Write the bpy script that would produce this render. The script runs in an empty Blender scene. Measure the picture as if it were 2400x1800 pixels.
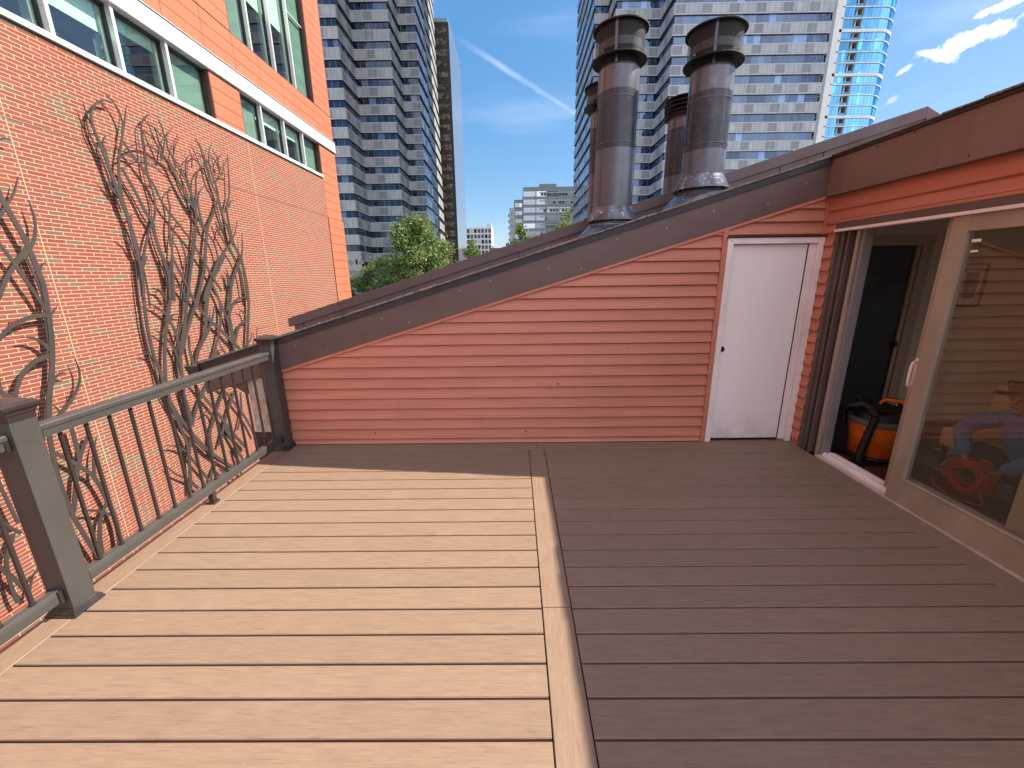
import bpy, math, random
import numpy as np
from mathutils import Vector, Matrix
random.seed(7)
rad = math.radians
S = bpy.context.scene
COL = S.collection

# ---------------------------------------------------------------- camera
cd = bpy.data.cameras.new('camera')
cd.sensor_width = 36.0
cd.lens = 955.03/2400*36.0
cd.clip_start = 0.03
cd.clip_end = 6000
cam = bpy.data.objects.new('camera', cd)
COL.objects.link(cam)
cam.matrix_world = Matrix(((0.99990606, 0.01049558, 0.00881578, 0.0),
                           (0.00578750, 0.25973850, -0.96566165, 0.0),
                           (-0.01242498, 0.96562195, 0.25965335, 1.57),
                           (0, 0, 0, 1)))
S.camera = cam

# ---------------------------------------------------------------- light
SUN = Vector((0.939, 0.265, 1.0)).normalized()
sd = bpy.data.lights.new('sun', 'SUN')
sd.energy = 4.0
sd.angle = rad(0.53)
sd.color = (1.0, 0.915, 0.77)
sun = bpy.data.objects.new('sun', sd)
COL.objects.link(sun)
sun.rotation_euler = SUN.to_track_quat('Z', 'Y').to_euler()
sun.location = (20, 6, 30)

W = bpy.data.worlds.new('World')
S.world = W
W.use_nodes = True
nt = W.node_tree
nt.nodes.clear()
wn = nt.nodes.new
out = wn('ShaderNodeOutputWorld')
bg = wn('ShaderNodeBackground')
bg.inputs['Strength'].default_value = 0.10
sky = wn('ShaderNodeTexSky')
sky.sky_type = 'NISHITA'
sky.sun_disc = False
sky.sun_elevation = math.asin(SUN.z)
sky.sun_rotation = math.atan2(SUN.x, SUN.y)
sky.altitude = 10
sky.air_density = 1.0
sky.dust_density = 0.6
sky.ozone_density = 1.6
tc = wn('ShaderNodeTexCoord')
L = nt.links.new


def wmath(op, a, b=None, c=None):
    n = wn('ShaderNodeMath')
    n.operation = op
    for i, v in enumerate((a, b, c)):
        if v is None:
            continue
        if isinstance(v, (int, float)):
            n.inputs[i].default_value = v
        else:
            L(v, n.inputs[i])
    return n.outputs[0]


def wdot(v):
    n = wn('ShaderNodeVectorMath')
    n.operation = 'DOT_PRODUCT'
    L(tc.outputs['Generated'], n.inputs[0])
    n.inputs[1].default_value = v
    return n.outputs['Value']


def wnoise(scale, detail, rough=0.6):
    n = wn('ShaderNodeTexNoise')
    n.inputs['Scale'].default_value = scale
    n.inputs['Detail'].default_value = detail
    n.inputs['Roughness'].default_value = rough
    L(tc.outputs['Generated'], n.inputs['Vector'])
    return n.outputs['Fac']


def smooth(x, lo, hi):
    n = wn('ShaderNodeMapRange')
    n.interpolation_type = 'SMOOTHSTEP'
    L(x, n.inputs['Value'])
    n.inputs['From Min'].default_value = lo
    n.inputs['From Max'].default_value = hi
    return n.outputs['Result']


n_fine = wnoise(46, 9, 0.62)
n_big = wnoise(14, 5)


def cloud(c, e, ru, rv, edge=0.5, gain=1.0):
    """soft elongated cloud: centre direction c, end direction e of its long axis"""
    c = Vector(c).normalized()
    u = (Vector(e) - c)
    u = (u - c*u.dot(c)).normalized()
    v = c.cross(u)
    a = wmath('DIVIDE', wmath('SUBTRACT', wdot(tuple(u)), u.dot(c)), ru)
    b = wmath('DIVIDE', wmath('SUBTRACT', wdot(tuple(v)), v.dot(c)), rv)
    r2 = wmath('ADD', wmath('MULTIPLY', a, a), wmath('MULTIPLY', b, b))
    f = wmath('SUBTRACT', wmath('MULTIPLY_ADD', n_fine, 3.4, -1.0), wmath('MULTIPLY', r2, 0.62))
    m = smooth(f, 0.0, edge)
    front = smooth(wdot(tuple(c)), 0.5, 0.6)
    return wmath('MULTIPLY', wmath('MULTIPLY', m, front), gain)


masks = [
    cloud((0.6517, 0.6895, 0.3150), (0.6821, 0.6569, 0.3221), 0.052, 0.0135, 0.85, 0.72),
    cloud((0.6300, 0.7110, 0.3050), (0.6530, 0.6990, 0.2950), 0.026, 0.008, 0.7, 0.6),
    cloud((0.6600, 0.6700, 0.3410), (0.6760, 0.6530, 0.3440), 0.024, 0.007, 0.8, 0.6),
    cloud((0.6065, 0.7360, 0.2980), (0.6120, 0.7300, 0.3030), 0.010, 0.004, 0.8, 0.35),
    cloud((-0.0905, 0.9900, 0.0925), (-0.0805, 0.9900, 0.0925), 0.018, 0.0040, 0.4, 0.8),
    cloud((0.6070, 0.7511, 0.2600), (0.6120, 0.7400, 0.2650), 0.012, 0.006, 0.9, 0.3),
]
# the aircraft trail
p1, p2 = Vector((-0.1068, 0.8974, 0.4282)).normalized(), Vector((0.1239, 0.9412, 0.3144)).normalized()
nrm = p1.cross(p2).normalized()
mid = (p1 + p2).normalized()
tdir = (p2 - p1).normalized()
dist = wmath('ABSOLUTE', wmath('ADD', wdot(tuple(nrm)), wmath('MULTIPLY_ADD', n_fine, 0.004, -0.002)))
trail = wmath('SUBTRACT', 1.0, smooth(dist, 0.0005, 0.0078))
along = wdot(tuple(tdir))
trail = wmath('MULTIPLY', trail, smooth(along, -0.15, -0.03))
trail = wmath('MULTIPLY', trail, smooth(wdot(tuple(mid)), 0.9, 0.95))
masks.append(wmath('MULTIPLY', trail, wmath('MULTIPLY_ADD', n_big, 0.26, -0.03)))
# faint high haze streaks
ms = wn('ShaderNodeMapping')
ms.inputs['Rotation'].default_value = (0.3, 0.55, 0.2)
ms.inputs['Scale'].default_value = (1.2, 5, 9)
L(tc.outputs['Generated'], ms.inputs['Vector'])
ns = wn('ShaderNodeTexNoise')
ns.inputs['Scale'].default_value = 1.3
ns.inputs['Detail'].default_value = 7
L(ms.outputs['Vector'], ns.inputs['Vector'])
masks.append(wmath('MULTIPLY', smooth(ns.outputs['Fac'], 0.5, 0.85), 0.11))
tot = masks[0]
for m_ in masks[1:]:
    tot = wmath('MAXIMUM', tot, m_)
hs = wn('ShaderNodeHueSaturation')
hs.inputs['Saturation'].default_value = 1.72
gm = wn('ShaderNodeGamma')
gm.inputs['Gamma'].default_value = 0.52
L(sky.outputs['Color'], gm.inputs['Color'])
sc_ = wn('ShaderNodeVectorMath')
sc_.operation = 'MULTIPLY'
sc_.inputs[1].default_value = (1.24, 1.30, 1.40)
L(gm.outputs['Color'], sc_.inputs[0])
L(sc_.outputs['Vector'], hs.inputs['Color'])
# bright clouds added behind the camera, out of view, to lift the shade
n_fill = wnoise(2.3, 7, 0.55)
fill_cloud = smooth(n_fill, 0.40, 0.56)
fill_cloud = wmath('MULTIPLY', fill_cloud, smooth(wdot((0.0, -1.0, 0.0)), 0.02, 0.30))
fill_cloud = wmath('MULTIPLY', fill_cloud, smooth(wdot((0.0, 0.0, 1.0)), 0.03, 0.16))
tot = wmath('MAXIMUM', tot, fill_cloud)
mx = wn('ShaderNodeMix')
mx.data_type = 'RGBA'
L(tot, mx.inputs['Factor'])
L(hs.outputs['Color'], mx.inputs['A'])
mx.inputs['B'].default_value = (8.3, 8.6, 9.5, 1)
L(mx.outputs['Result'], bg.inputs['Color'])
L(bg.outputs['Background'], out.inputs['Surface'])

S.view_settings.view_transform = 'Standard'
S.view_settings.look = 'None'
S.view_settings.gamma = 1.0
S.view_settings.exposure = 1.44
S.cycles.max_bounces = 8
S.cycles.transparent_max_bounces = 12
S.cycles.sample_clamp_indirect = 6.0
S.cycles.use_denoising = True

# ---------------------------------------------------------------- helpers


class MB:
    """collects faces and links them as one mesh object"""

    def __init__(s):
        s.v, s.f, s.m, s.uv = [], [], [], []

    def face(s, pts, mi=0, uv=None):
        b = len(s.v)
        s.v += [tuple(p) for p in pts]
        s.f.append(tuple(range(b, b + len(pts))))
        s.m.append(mi)
        s.uv += list(uv) if uv else [(p[0] + p[1], p[2]) for p in pts]

    def box(s, x0, x1, y0, y1, z0, z1, mi=0, skip=''):
        a = [(x0, y0, z0), (x1, y0, z0), (x1, y1, z0), (x0, y1, z0),
             (x0, y0, z1), (x1, y0, z1), (x1, y1, z1), (x0, y1, z1)]
        for k, q in (('b', (0, 3, 2, 1)), ('t', (4, 5, 6, 7)), ('f', (0, 1, 5, 4)),
                     ('r', (1, 2, 6, 5)), ('k', (2, 3, 7, 6)), ('l', (3, 0, 4, 7))):
            if k not in skip:
                s.face([a[i] for i in q], mi)
        return s

    def prism(s, poly, axis, a, b, mi=0):
        """extrude a 2D polygon (counter-clockwise) along axis 'x','y' or 'z' from a to b"""
        def P(p, t):
            return {'x': (t, p[0], p[1]), 'y': (p[0], t, p[1]), 'z': (p[0], p[1], t)}[axis]
        n = len(poly)
        s.face([P(p, a) for p in (poly if axis == 'y' else poly[::-1])], mi)
        s.face([P(p, b) for p in (poly[::-1] if axis == 'y' else poly)], mi)
        for i in range(n):
            p, q = poly[i], poly[(i + 1) % n]
            f = [P(p, a), P(q, a), P(q, b), P(p, b)]
            s.face(f if axis != 'y' else f[::-1], mi)
        return s

    def tube(s, pts, r, n=8, mi=0, caps=True):
        pts = [Vector(p) for p in pts]
        rs = r if isinstance(r, (list, tuple)) else [r]*len(pts)
        b0 = len(s.v)
        up = Vector((0, 0, 1))
        prev = None
        for i, p in enumerate(pts):
            d = (pts[min(i + 1, len(pts) - 1)] - pts[max(i - 1, 0)]).normalized()
            if prev is None:
                a = d.cross(up)
                if a.length < 0.05:
                    a = d.cross(Vector((1, 0, 0)))
            else:
                a = prev - d*prev.dot(d)
            a.normalize()
            prev = a
            c = d.cross(a)
            for k in range(n):
                t = 2*math.pi*k/n
                s.v.append(tuple(p + (a*math.cos(t) + c*math.sin(t))*rs[i]))
        for i in range(len(pts) - 1):
            for k in range(n):
                q = b0 + i*n
                f = (q + k, q + (k + 1) % n, q + n + (k + 1) % n, q + n + k)
                s.f.append(f)
                s.m.append(mi)
                s.uv += [(k/n, i), ((k + 1)/n, i), ((k + 1)/n, i + 1), (k/n, i + 1)]
        if caps:
            for base, rev in ((b0, False), (b0 + (len(pts) - 1)*n, True)):
                f = tuple(range(base, base + n))
                s.f.append(f if rev else f[::-1])
                s.m.append(mi)
                s.uv += [(0, 0)]*n
        return s

    def lathe(s, prof, cx, cy, n=48, mi=0, sy=1.0):
        """revolve (radius, z) profile about the vertical through cx, cy"""
        b0 = len(s.v)
        for r, z in prof:
            for k in range(n):
                t = 2*math.pi*k/n
                s.v.append((cx + r*math.cos(t), cy + r*sy*math.sin(t), z))
        for i in range(len(prof) - 1):
            for k in range(n):
                q = b0 + i*n
                s.f.append((q + k, q + (k + 1) % n, q + n + (k + 1) % n, q + n + k))
                s.m.append(mi)
                s.uv += [(k/n, prof[i][1]), ((k + 1)/n, prof[i][1]), ((k + 1)/n, prof[i + 1][1]), (k/n, prof[i + 1][1])]
        return s

    def build(s, name, mats, parent=None, smooth=False, bevel=0.0):
        me = bpy.data.meshes.new(name)
        me.from_pydata(s.v, [], s.f)
        for m in (mats if isinstance(mats, (list, tuple)) else [mats]):
            me.materials.append(m)
        me.polygons.foreach_set('material_index', s.m)
        uvl = me.uv_layers.new(name='UVMap')
        flat = np.array(s.uv, dtype=np.float32).ravel()
        uvl.data.foreach_set('uv', flat)
        if smooth:
            me.polygons.foreach_set('use_smooth', [True]*len(s.f))
            me.set_sharp_from_angle(angle=rad(40))
        me.update()
        o = bpy.data.objects.new(name, me)
        COL.objects.link(o)
        if parent:
            o.parent = parent
        if bevel:
            w = o.modifiers.new('weld', 'WELD')
            w.merge_threshold = 0.0002
            bv = o.modifiers.new('bevel', 'BEVEL')
            bv.width = bevel
            bv.segments = 2
            bv.limit_method = 'ANGLE'
            bv.angle_limit = rad(35)
        return o


def tag(o, label=None, cat=None, group=None, kind=None):
    if label:
        o['label'] = label
    if cat:
        o['category'] = cat
    if group:
        o['group'] = group
    if kind:
        o['kind'] = kind
    return o


def thing(name, label, cat, group=None, kind=None):
    o = bpy.data.objects.new(name, None)
    o.empty_display_size = 0.2
    COL.objects.link(o)
    return tag(o, label, cat, group, kind)


# ---------------------------------------------------------------- materials
def newmat(name):
    m = bpy.data.materials.new(name)
    m.use_nodes = True
    t = m.node_tree
    return m, t, t.nodes['Principled BSDF'], t.nodes['Material Output']


def node(t, kind, **kw):
    n = t.nodes.new(kind)
    for k, v in kw.items():
        if k in ('op',):
            n.operation = v
        elif hasattr(n, k):
            setattr(n, k, v)
        else:
            n.inputs[k].default_value = v
    return n


def coords(t, scale=(1, 1, 1), which='Object', rot=(0, 0, 0)):
    c = t.nodes.new('ShaderNodeTexCoord')
    mp = t.nodes.new('ShaderNodeMapping')
    mp.inputs['Scale'].default_value = scale
    mp.inputs['Rotation'].default_value = rot
    t.links.new(c.outputs[which], mp.inputs['Vector'])
    return mp.outputs['Vector']


def noise(t, vec, scale, detail=4, rough=0.55, w=None):
    n = t.nodes.new('ShaderNodeTexNoise')
    n.inputs['Scale'].default_value = scale
    n.inputs['Detail'].default_value = detail
    n.inputs['Roughness'].default_value = rough
    t.links.new(vec, n.inputs['Vector'])
    return n.outputs['Fac']


def ramp(t, fac, stops):
    r = t.nodes.new('ShaderNodeValToRGB')
    els = r.color_ramp.elements
    while len(els) < len(stops):
        els.new(0.5)
    for e, (p, c) in zip(els, stops):
        e.position = p
        e.color = (*c, 1) if len(c) == 3 else c
    t.links.new(fac, r.inputs['Fac'])
    return r.outputs['Color']


def mixc(t, fac, a, b, blend='MIX'):
    n = t.nodes.new('ShaderNodeMix')
    n.data_type = 'RGBA'
    n.blend_type = blend
    for key, v in (('Factor', fac), ('A', a), ('B', b)):
        if isinstance(v, (int, float)):
            n.inputs[key].default_value = v
        elif isinstance(v, tuple):
            n.inputs[key].default_value = (*v, 1) if len(v) == 3 else v
        else:
            t.links.new(v, n.inputs[key])
    return n.outputs['Result']


def mth(t, op, a, b=None, c=None):
    n = t.nodes.new('ShaderNodeMath')
    n.operation = op
    for i, v in enumerate((a, b, c)):
        if v is None:
            continue
        if isinstance(v, (int, float)):
            n.inputs[i].default_value = v
        else:
            t.links.new(v, n.inputs[i])
    return n.outputs[0]


def bump(t, bsdf, h, strength=0.3, dist=0.01):
    b = t.nodes.new('ShaderNodeBump')
    b.inputs['Strength'].default_value = strength
    b.inputs['Distance'].default_value = dist
    t.links.new(h, b.inputs['Height'])
    t.links.new(b.outputs['Normal'], bsdf.inputs['Normal'])


def plain(name, col, rough=0.5, metal=0.0, var=0.08, vscale=3.0, bumpy=0.0, stretch=(1, 1, 1), spec=None, speck=None, grime=0.0):
    """painted or plain surface with slight uneven tone, wear specks and streaky dirt"""
    m, t, b, o = newmat(name)
    v = coords(t, stretch)
    n = noise(t, v, vscale, 6)
    lo = tuple(max(0, c*(1 - var*1.6)) for c in col)
    hi = tuple(min(1, c*(1 + var*1.6)) for c in col)
    c = ramp(t, n, [(0.3, lo), (0.7, hi)])
    if speck:
        n2 = noise(t, v, speck[1], 3)
        f = ramp(t, n2, [(speck[2], (0, 0, 0)), (speck[2] + 0.03, (1, 1, 1))])
        c = mixc(t, mth(t, 'MULTIPLY', f, speck[3]), c, speck[0])
    if grime:
        n3 = noise(t, coords(t, (2.2, 2.2, 0.5)), 2.5, 8, 0.65)
        f = ramp(t, n3, [(0.52, (0, 0, 0)), (0.72, (1, 1, 1))])
        c = mixc(t, mth(t, 'MULTIPLY', f, grime), c, tuple(x*0.5 for x in col))
    t.links.new(c, b.inputs['Base Color'])
    r = ramp(t, noise(t, v, vscale*2.3, 4), [(0.3, (max(0.02, rough - 0.07),)*3), (0.7, (min(1, rough + 0.09),)*3)])
    t.links.new(r, b.inputs['Roughness'])
    b.inputs['Metallic'].default_value = metal
    if spec is not None:
        b.inputs['Specular IOR Level'].default_value = spec
    if bumpy:
        bump(t, b, noise(t, v, vscale*12, 5), bumpy, 0.004)
    return m

# ================================================================ deck
def board_mat(name, axis, off, base=(0.215, 0.143, 0.100)):
    m, t, b, o = newmat(name)
    sc = (3.2, 75, 75) if axis == 'x' else (75, 3.2, 75)
    v = coords(t, sc)
    grain = noise(t, v, 3.2, 7, 0.7)
    v2 = coords(t, (3.0, 24, 24) if axis == 'x' else (24, 3.0, 24))
    grain2 = noise(t, v2, 2.0, 3)
    # tone of each board
    c = t.nodes.new('ShaderNodeTexCoord')
    sx = t.nodes.new('ShaderNodeSeparateXYZ')
    t.links.new(c.outputs['Object'], sx.inputs[0])
    idx = mth(t, 'FLOOR', mth(t, 'DIVIDE', mth(t, 'SUBTRACT', sx.outputs['Y' if axis == 'x' else 'X'], off), 0.1449))
    if axis == 'x':
        idx = mth(t, 'MULTIPLY_ADD', mth(t, 'GREATER_THAN', sx.outputs['X'], 0.19), 57.0, idx)
    wnz = t.nodes.new('ShaderNodeTexWhiteNoise')
    wnz.noise_dimensions = '1D'
    t.links.new(idx, wnz.inputs['W'])
    lo = tuple(x*0.95 for x in base)
    hi = (base[0]*1.035, base[1]*1.035, base[2]*1.035)
    col = ramp(t, wnz.outputs['Value'], [(0.0, lo), (0.5, base), (1.0, hi)])
    v3 = coords(t, (1.6, 42, 42) if axis == 'x' else (42, 1.6, 42))
    mid_g = ramp(t, noise(t, v3, 3.0, 6, 0.75), [(0.30, (0.80, 0.79, 0.78)), (0.46, (1.0, 1.0, 1.0)), (0.7, (1.08, 1.08, 1.07))])
    col = mixc(t, 1.0, col, mid_g, 'MULTIPLY')
    g = ramp(t, grain, [(0.28, (0.42, 0.38, 0.36)), (0.42, (0.93, 0.93, 0.93)), (0.72, (1.22, 1.20, 1.17))])
    col = mixc(t, 0.85, col, g, 'MULTIPLY')
    g2 = ramp(t, grain2, [(0.3, (0.93, 0.92, 0.92)), (0.65, (1.05, 1.05, 1.05))])
    col = mixc(t, 1.0, col, g2, 'MULTIPLY')
    # scuffs and dust
    big = noise(t, coords(t, (1.0, 1.8, 1)), 1.7, 8, 0.7)
    dust = ramp(t, big, [(0.54, (0, 0, 0)), (0.72, (1, 1, 1))])
    col = mixc(t, mth(t, 'MULTIPLY', dust, 0.15), col, (0.36, 0.29, 0.25))
    vor = t.nodes.new('ShaderNodeTexVoronoi')
    vor.inputs['Scale'].default_value = 21.0
    t.links.new(coords(t), vor.inputs['Vector'])
    sp = mth(t, 'LESS_THAN', vor.outputs['Distance'], mth(t, 'MULTIPLY_ADD', noise(t, coords(t), 3.0, 2), 0.13, -0.035))
    col = mixc(t, mth(t, 'MULTIPLY', sp, 0.35), col, (0.5, 0.42, 0.36))
    t.links.new(col, b.inputs['Base Color'])
    b.inputs['Roughness'].default_value = 0.62
    b.inputs['Specular IOR Level'].default_value = 0.35
    bump(t, b, grain, 0.35, 0.002)
    return m


M_deckx = board_mat('deck_board', 'x', 3.510)
M_decky = board_mat('deck_board_lengthwise', 'y', 0.117)
M_void = plain('dark_void', (0.012, 0.010, 0.010), 0.9, var=0.0)
PITCH, GAP = 0.1449, 0.0090


def board_x(mb, x0, x1, y0, y1, z1=0.0, th=0.024, c=0.003):
    mb.prism([(y0, z1 - th), (y1, z1 - th), (y1, z1 - c), (y1 - c, z1), (y0 + c, z1), (y0, z1 - c)], 'x', x0, x1)


def board_y(mb, y0, y1, x0, x1, z1=0.0, th=0.024, c=0.003):
    mb.prism([(x0, z1 - th), (x1, z1 - th), (x1, z1 - c), (x1 - c, z1), (x0 + c, z1), (x0, z1 - c)], 'y', y0, y1)


YF = -2.6
deck_mb = MB()
y = 3.5105
while y > YF + 0.2:
    board_x(deck_mb, -2.1375, 0.1145, y - PITCH + GAP, y)
    board_x(deck_mb, 0.2635, 2.4655, y - PITCH + GAP, y)
    y -= PITCH
deck = deck_mb.build('deck', M_deckx)
tag(deck, 'brown composite roof deck of two board fields split by one lengthwise board', 'deck', kind='structure')
mb = MB()
board_y(mb, 1.6385, 3.5105, 0.1195, 0.2585, 0.0004)
board_y(mb, YF, 1.6345, 0.1195, 0.2585, 0.0004)
mb.build('divider_board', M_decky, deck)
mb = MB()
board_y(mb, YF, 3.505, -2.280, -2.1425, 0.0004)
mb.build('border_board', M_decky, deck)
mb = MB()
board_y(mb, YF, 3.505, 2.4705, 2.612, 0.0004)
mb.build('border_board', M_decky, deck)
mb = MB()
board_x(mb, -2.280, 0.1885, 3.5155, 3.659, 0.0004)
board_x(mb, 0.1915, 2.612, 3.5155, 3.659, 0.0004)
mb.build('border_board', M_deckx, deck)
mb = MB()
mb.box(-2.262, 2.612, YF, 3.66, -0.22, -0.034)
for k in range(14):
    mb.box(-2.262, 2.612, YF + 0.42*k, YF + 0.42*k + 0.04, -0.033, -0.0245)
mb.build('joists', M_void, deck)

# ================================================================ house
M_siding = None


def siding_mat(name, base):
    m, t, b, o = newmat(name)
    v = coords(t, (0.7, 0.7, 7))
    n = noise(t, v, 2.2, 6)
    fine = noise(t, coords(t, (1.5, 1.5, 40)), 5, 5, 0.6)
    c = ramp(t, n, [(0.3, tuple(x*0.88 for x in base)), (0.7, tuple(x*1.1 for x in base))])
    c = mixc(t, 0.5, c, ramp(t, fine, [(0.3, (0.9, 0.88, 0.88)), (0.7, (1.06, 1.06, 1.06))]), 'MULTIPLY')
    chalk = ramp(t, noise(t, coords(t, (0.5, 0.5, 0.9)), 2.6, 7, 0.65), [(0.5, (0, 0, 0)), (0.75, (1, 1, 1))])
    c = mixc(t, mth(t, 'MULTIPLY', chalk, 0.18), c, tuple(min(1, x*1.25 + 0.05) for x in base))
    dr = ramp(t, noise(t, coords(t, (9, 9, 0.7)), 2.0, 5, 0.6), [(0.58, (0, 0, 0)), (0.8, (1, 1, 1))])
    c = mixc(t, mth(t, 'MULTIPLY', dr, 0.22), c, tuple(x*0.6 for x in base))
    t.links.new(c, b.inputs['Base Color'])
    b.inputs['Roughness'].default_value = 0.5
    b.inputs['Specular IOR Level'].default_value = 0.4
    bump(t, b, fine, 0.12, 0.002)
    return m


M_siding = siding_mat('red_siding', (0.49, 0.172, 0.112))
M_fascia = plain('brown_fascia', (0.118, 0.070, 0.060), 0.42, var=0.07, vscale=1.8, stretch=(1, 1, 2), speck=((0.3, 0.25, 0.23), 38, 0.80, 0.6), grime=0.3)
M_parapet = plain('parapet_metal', (0.115, 0.068, 0.064), 0.5, var=0.08, vscale=2.0, speck=((0.04, 0.02, 0.02), 22, 0.82, 0.7), grime=0.35)
M_capstrip = plain('black_edge', (0.03, 0.024, 0.024), 0.55, var=0.2, vscale=6)
M_shingle = plain('shingle', (0.10, 0.075, 0.065), 0.9, var=0.3, vscale=30, bumpy=0.6)
M_shedge = plain('shingle_edge', (0.22, 0.17, 0.145), 0.9, var=0.35, vscale=40, bumpy=0.5)
M_white = plain('white_paint', (0.86, 0.77, 0.755), 0.38, var=0.03, vscale=2.0, speck=((0.4, 0.3, 0.3), 46, 0.80, 0.6), grime=0.12)
M_casing = plain('white_casing', (0.80, 0.68, 0.66), 0.45, var=0.05, vscale=4, speck=((0.35, 0.24, 0.22), 40, 0.79, 0.5), grime=0.2)
M_taupe = plain('taupe_paint', (0.33, 0.268, 0.215), 0.5, var=0.09, vscale=3.5, stretch=(1, 1, 0.5), speck=((0.5, 0.42, 0.36), 30, 0.8, 0.4), grime=0.35)
M_taupe_d = plain('brown_vinyl', (0.105, 0.074, 0.062), 0.5, var=0.06, vscale=3)
M_jambw = plain('jamb_grey_white', (0.215, 0.19, 0.185), 0.5, var=0.04)
M_track = plain('aluminium_track', (0.62, 0.56, 0.52), 0.38, metal=0.3, var=0.1, vscale=7)
M_stucco = plain('stucco', (0.52, 0.39, 0.31), 0.95, var=0.18, vscale=14, bumpy=1.0, speck=((0.12, 0.07, 0.055), 60, 0.64, 0.7))
M_black = plain('black_plastic', (0.012, 0.012, 0.013), 0.35, var=0.1)
M_intwall = plain('interior_wall', (0.62, 0.54, 0.42), 0.8, var=0.04, vscale=1.5)
M_intfloor = plain('wood_floor', (0.10, 0.035, 0.018), 0.35, var=0.25, vscale=3, stretch=(1, 9, 1))
M_dirt = plain('brown_base', (0.055, 0.032, 0.026), 0.9, var=0.3, vscale=9, bumpy=0.6)

house = thing('house', 'red clapboard house with sloping brown roof edge around the deck', 'house')
YW = 3.665
LAP = 0.1005


def rake_b(x):
    return 1.392 + 0.30*x


def rake_t(x):
    return 1.695 + 0.30*x


# clapboards of the back wall, each course a sloped face with its drip edge, clipped under the rake
mb = MB()
PR = 0.024
seams = {(0, 1): 1.47, (2, 3): 1.12, (4, 5): -1.42, (7, 8): -1.93, (9, 10): -0.62, (12, 13): 0.07, (14, 15): -0.18, (5.5, 6.5): 0.52}


def course(mb, xa, xb, z0, z1, clip, plane, pr=PR, extra=0.0, axis='x', PW=YW, sgn=-1):
    """one clapboard on the plane y=PW (axis x) or x=PW (axis y)"""
    za, zb = z0, z1
    la, lb = xa, xa
    if clip:
        la = max(xa, (za - 1.405)/0.30)
        lb = max(xa, (zb - 1.405)/0.30)
        if la >= xb:
            return
        if lb >= xb:
            zb = za + (zb - za)*(xb - la)/max(1e-6, lb - la)
            lb = xb

    def P(u, off, z):
        return (u, PW + sgn*off, z) if axis == 'x' else (PW + sgn*off, u, z)
    o0, o1 = pr + extra, extra + 0.001
    zn = za + 0.008
    q = [P(la, o0, zn), P(xb, o0, zn), P(xb, o1, zb), P(lb, o1, zb)]
    w = [P(la, o0 - 0.013, za), P(xb, o0 - 0.013, za), P(xb, o0, zn), P(la, o0, zn)]
    w2 = [P(la, o1 - 0.001, za + 0.002), P(xb, o1 - 0.001, za + 0.002), P(xb, o0 - 0.013, za), P(la, o0 - 0.013, za)]
    # small rounded nose of the board
    if axis == 'x':
        mb.face(q)
        mb.face(w)
        mb.face(w2)
    else:
        mb.face(q[::-1])
        mb.face(w[::-1])
        mb.face(w2[::-1])
    for u, z_, s_ in ((xb, zb, 1), (la, za, -1)):
        mb.face([P(u, 0, za), P(u, o0, za), P(u, o1, z_ if s_ > 0 else min(z_ + 0.05, zb))])


rng = random.Random(3)
for k in range(-1, 24):
    z0 = 0.0525 + LAP*k
    z1 = z0 + LAP
    z0c = max(z0, 0.002)
    if z0 < 1.85:
        xr = 1.762 if z1 < 1.872 else (1.762 if z0 < 1.85 else 2.585)
        segs = [(-2.165, xr)]
    else:
        segs = [(-2.165, 2.585)]
    sm = [s_ for kk, s_ in seams.items() if k in kk]
    for xa, xb in segs:
        cuts = [xa] + [s_ for s_ in sm if xa < s_ < xb] + [xb]
        for i in range(len(cuts) - 1):
            course(mb, cuts[i], cuts[i + 1] + (0.02 if i < len(cuts) - 2 else 0), z0c, z1, True, 0,
                   extra=0.0016*(i % 2 == 0 and len(cuts) > 2))
# the courses over the door
mb.box(-2.16, 2.6, YW, YW + 0.05, -0.2, 0.75)
mb.prism([(-2.16, 0.74), (2.6, 0.74), (2.6, 2.16), (-2.16, 0.76)], 'y', YW, YW + 0.05)
# trim along the rake, beside the door and in the corner
mb.prism([(-2.165, rake_b(-2.165) - 0.024), (2.57, rake_b(2.57) - 0.024), (2.57, rake_b(2.57) + 0.01), (-2.165, rake_b(-2.165) + 0.01)], 'y', YW - 0.030, YW - 0.002)
mb.box(1.760, 1.797, YW - 0.031, YW - 0.001, 0.003, 1.925)
mb.box(2.583, 2.612, YW - 0.031, YW - 0.001, 1.86, 2.158)
mb.box(2.606, 2.619, YW - 0.040, YW - 0.0275, 1.0, 2.158)
wall_back = mb.build('wall', M_siding, house)
mb = MB()
for x, z, r_ in ((0.393, 0.588, 0.006), (0.092, 0.12, 0.005), (-1.35, 0.12, 0.004)):
    MB().tube([(x, YW - 0.028, z), (x, YW - 0.002, z)], r_, 10).build('nail_hole', M_void, house)

# right wall, around the sliding door
XR = 2.62
mb = MB()
for k in range(0, 20):
    z0 = 0.0525 + LAP*k - (0.02 if k > 18 else 0)
    course(mb, 3.522, 3.645, z0, z0 + LAP, False, 0, axis='y', PW=XR, pr=0.022)
for z0, z1 in ((1.953, 2.0335), (2.0335, 2.150)):
    course(mb, YF, 3.625, z0, z1, False, 0, axis='y', PW=XR, pr=0.020)
mb.box(XR - 0.022, XR - 0.001, YF, 3.60, 1.938, 1.957)
mb.box(XR, XR + 0.10, 3.522, 3.66, -0.2, 2.155)
mb.box(XR, XR + 0.10, YF, 3.522, 1.94, 2.155)
mb.box(XR, XR + 0.10, YF, 1.60, 0.0, 1.94)
k = 0
while 0.0525 + LAP*k < 1.9:
    course(mb, YF, 1.60, 0.0525 + LAP*k, 0.0525 + LAP*(k + 1), False, 0, axis='y', PW=XR, pr=0.015)
    k += 1
mb.build('wall', M_siding, house)

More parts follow.
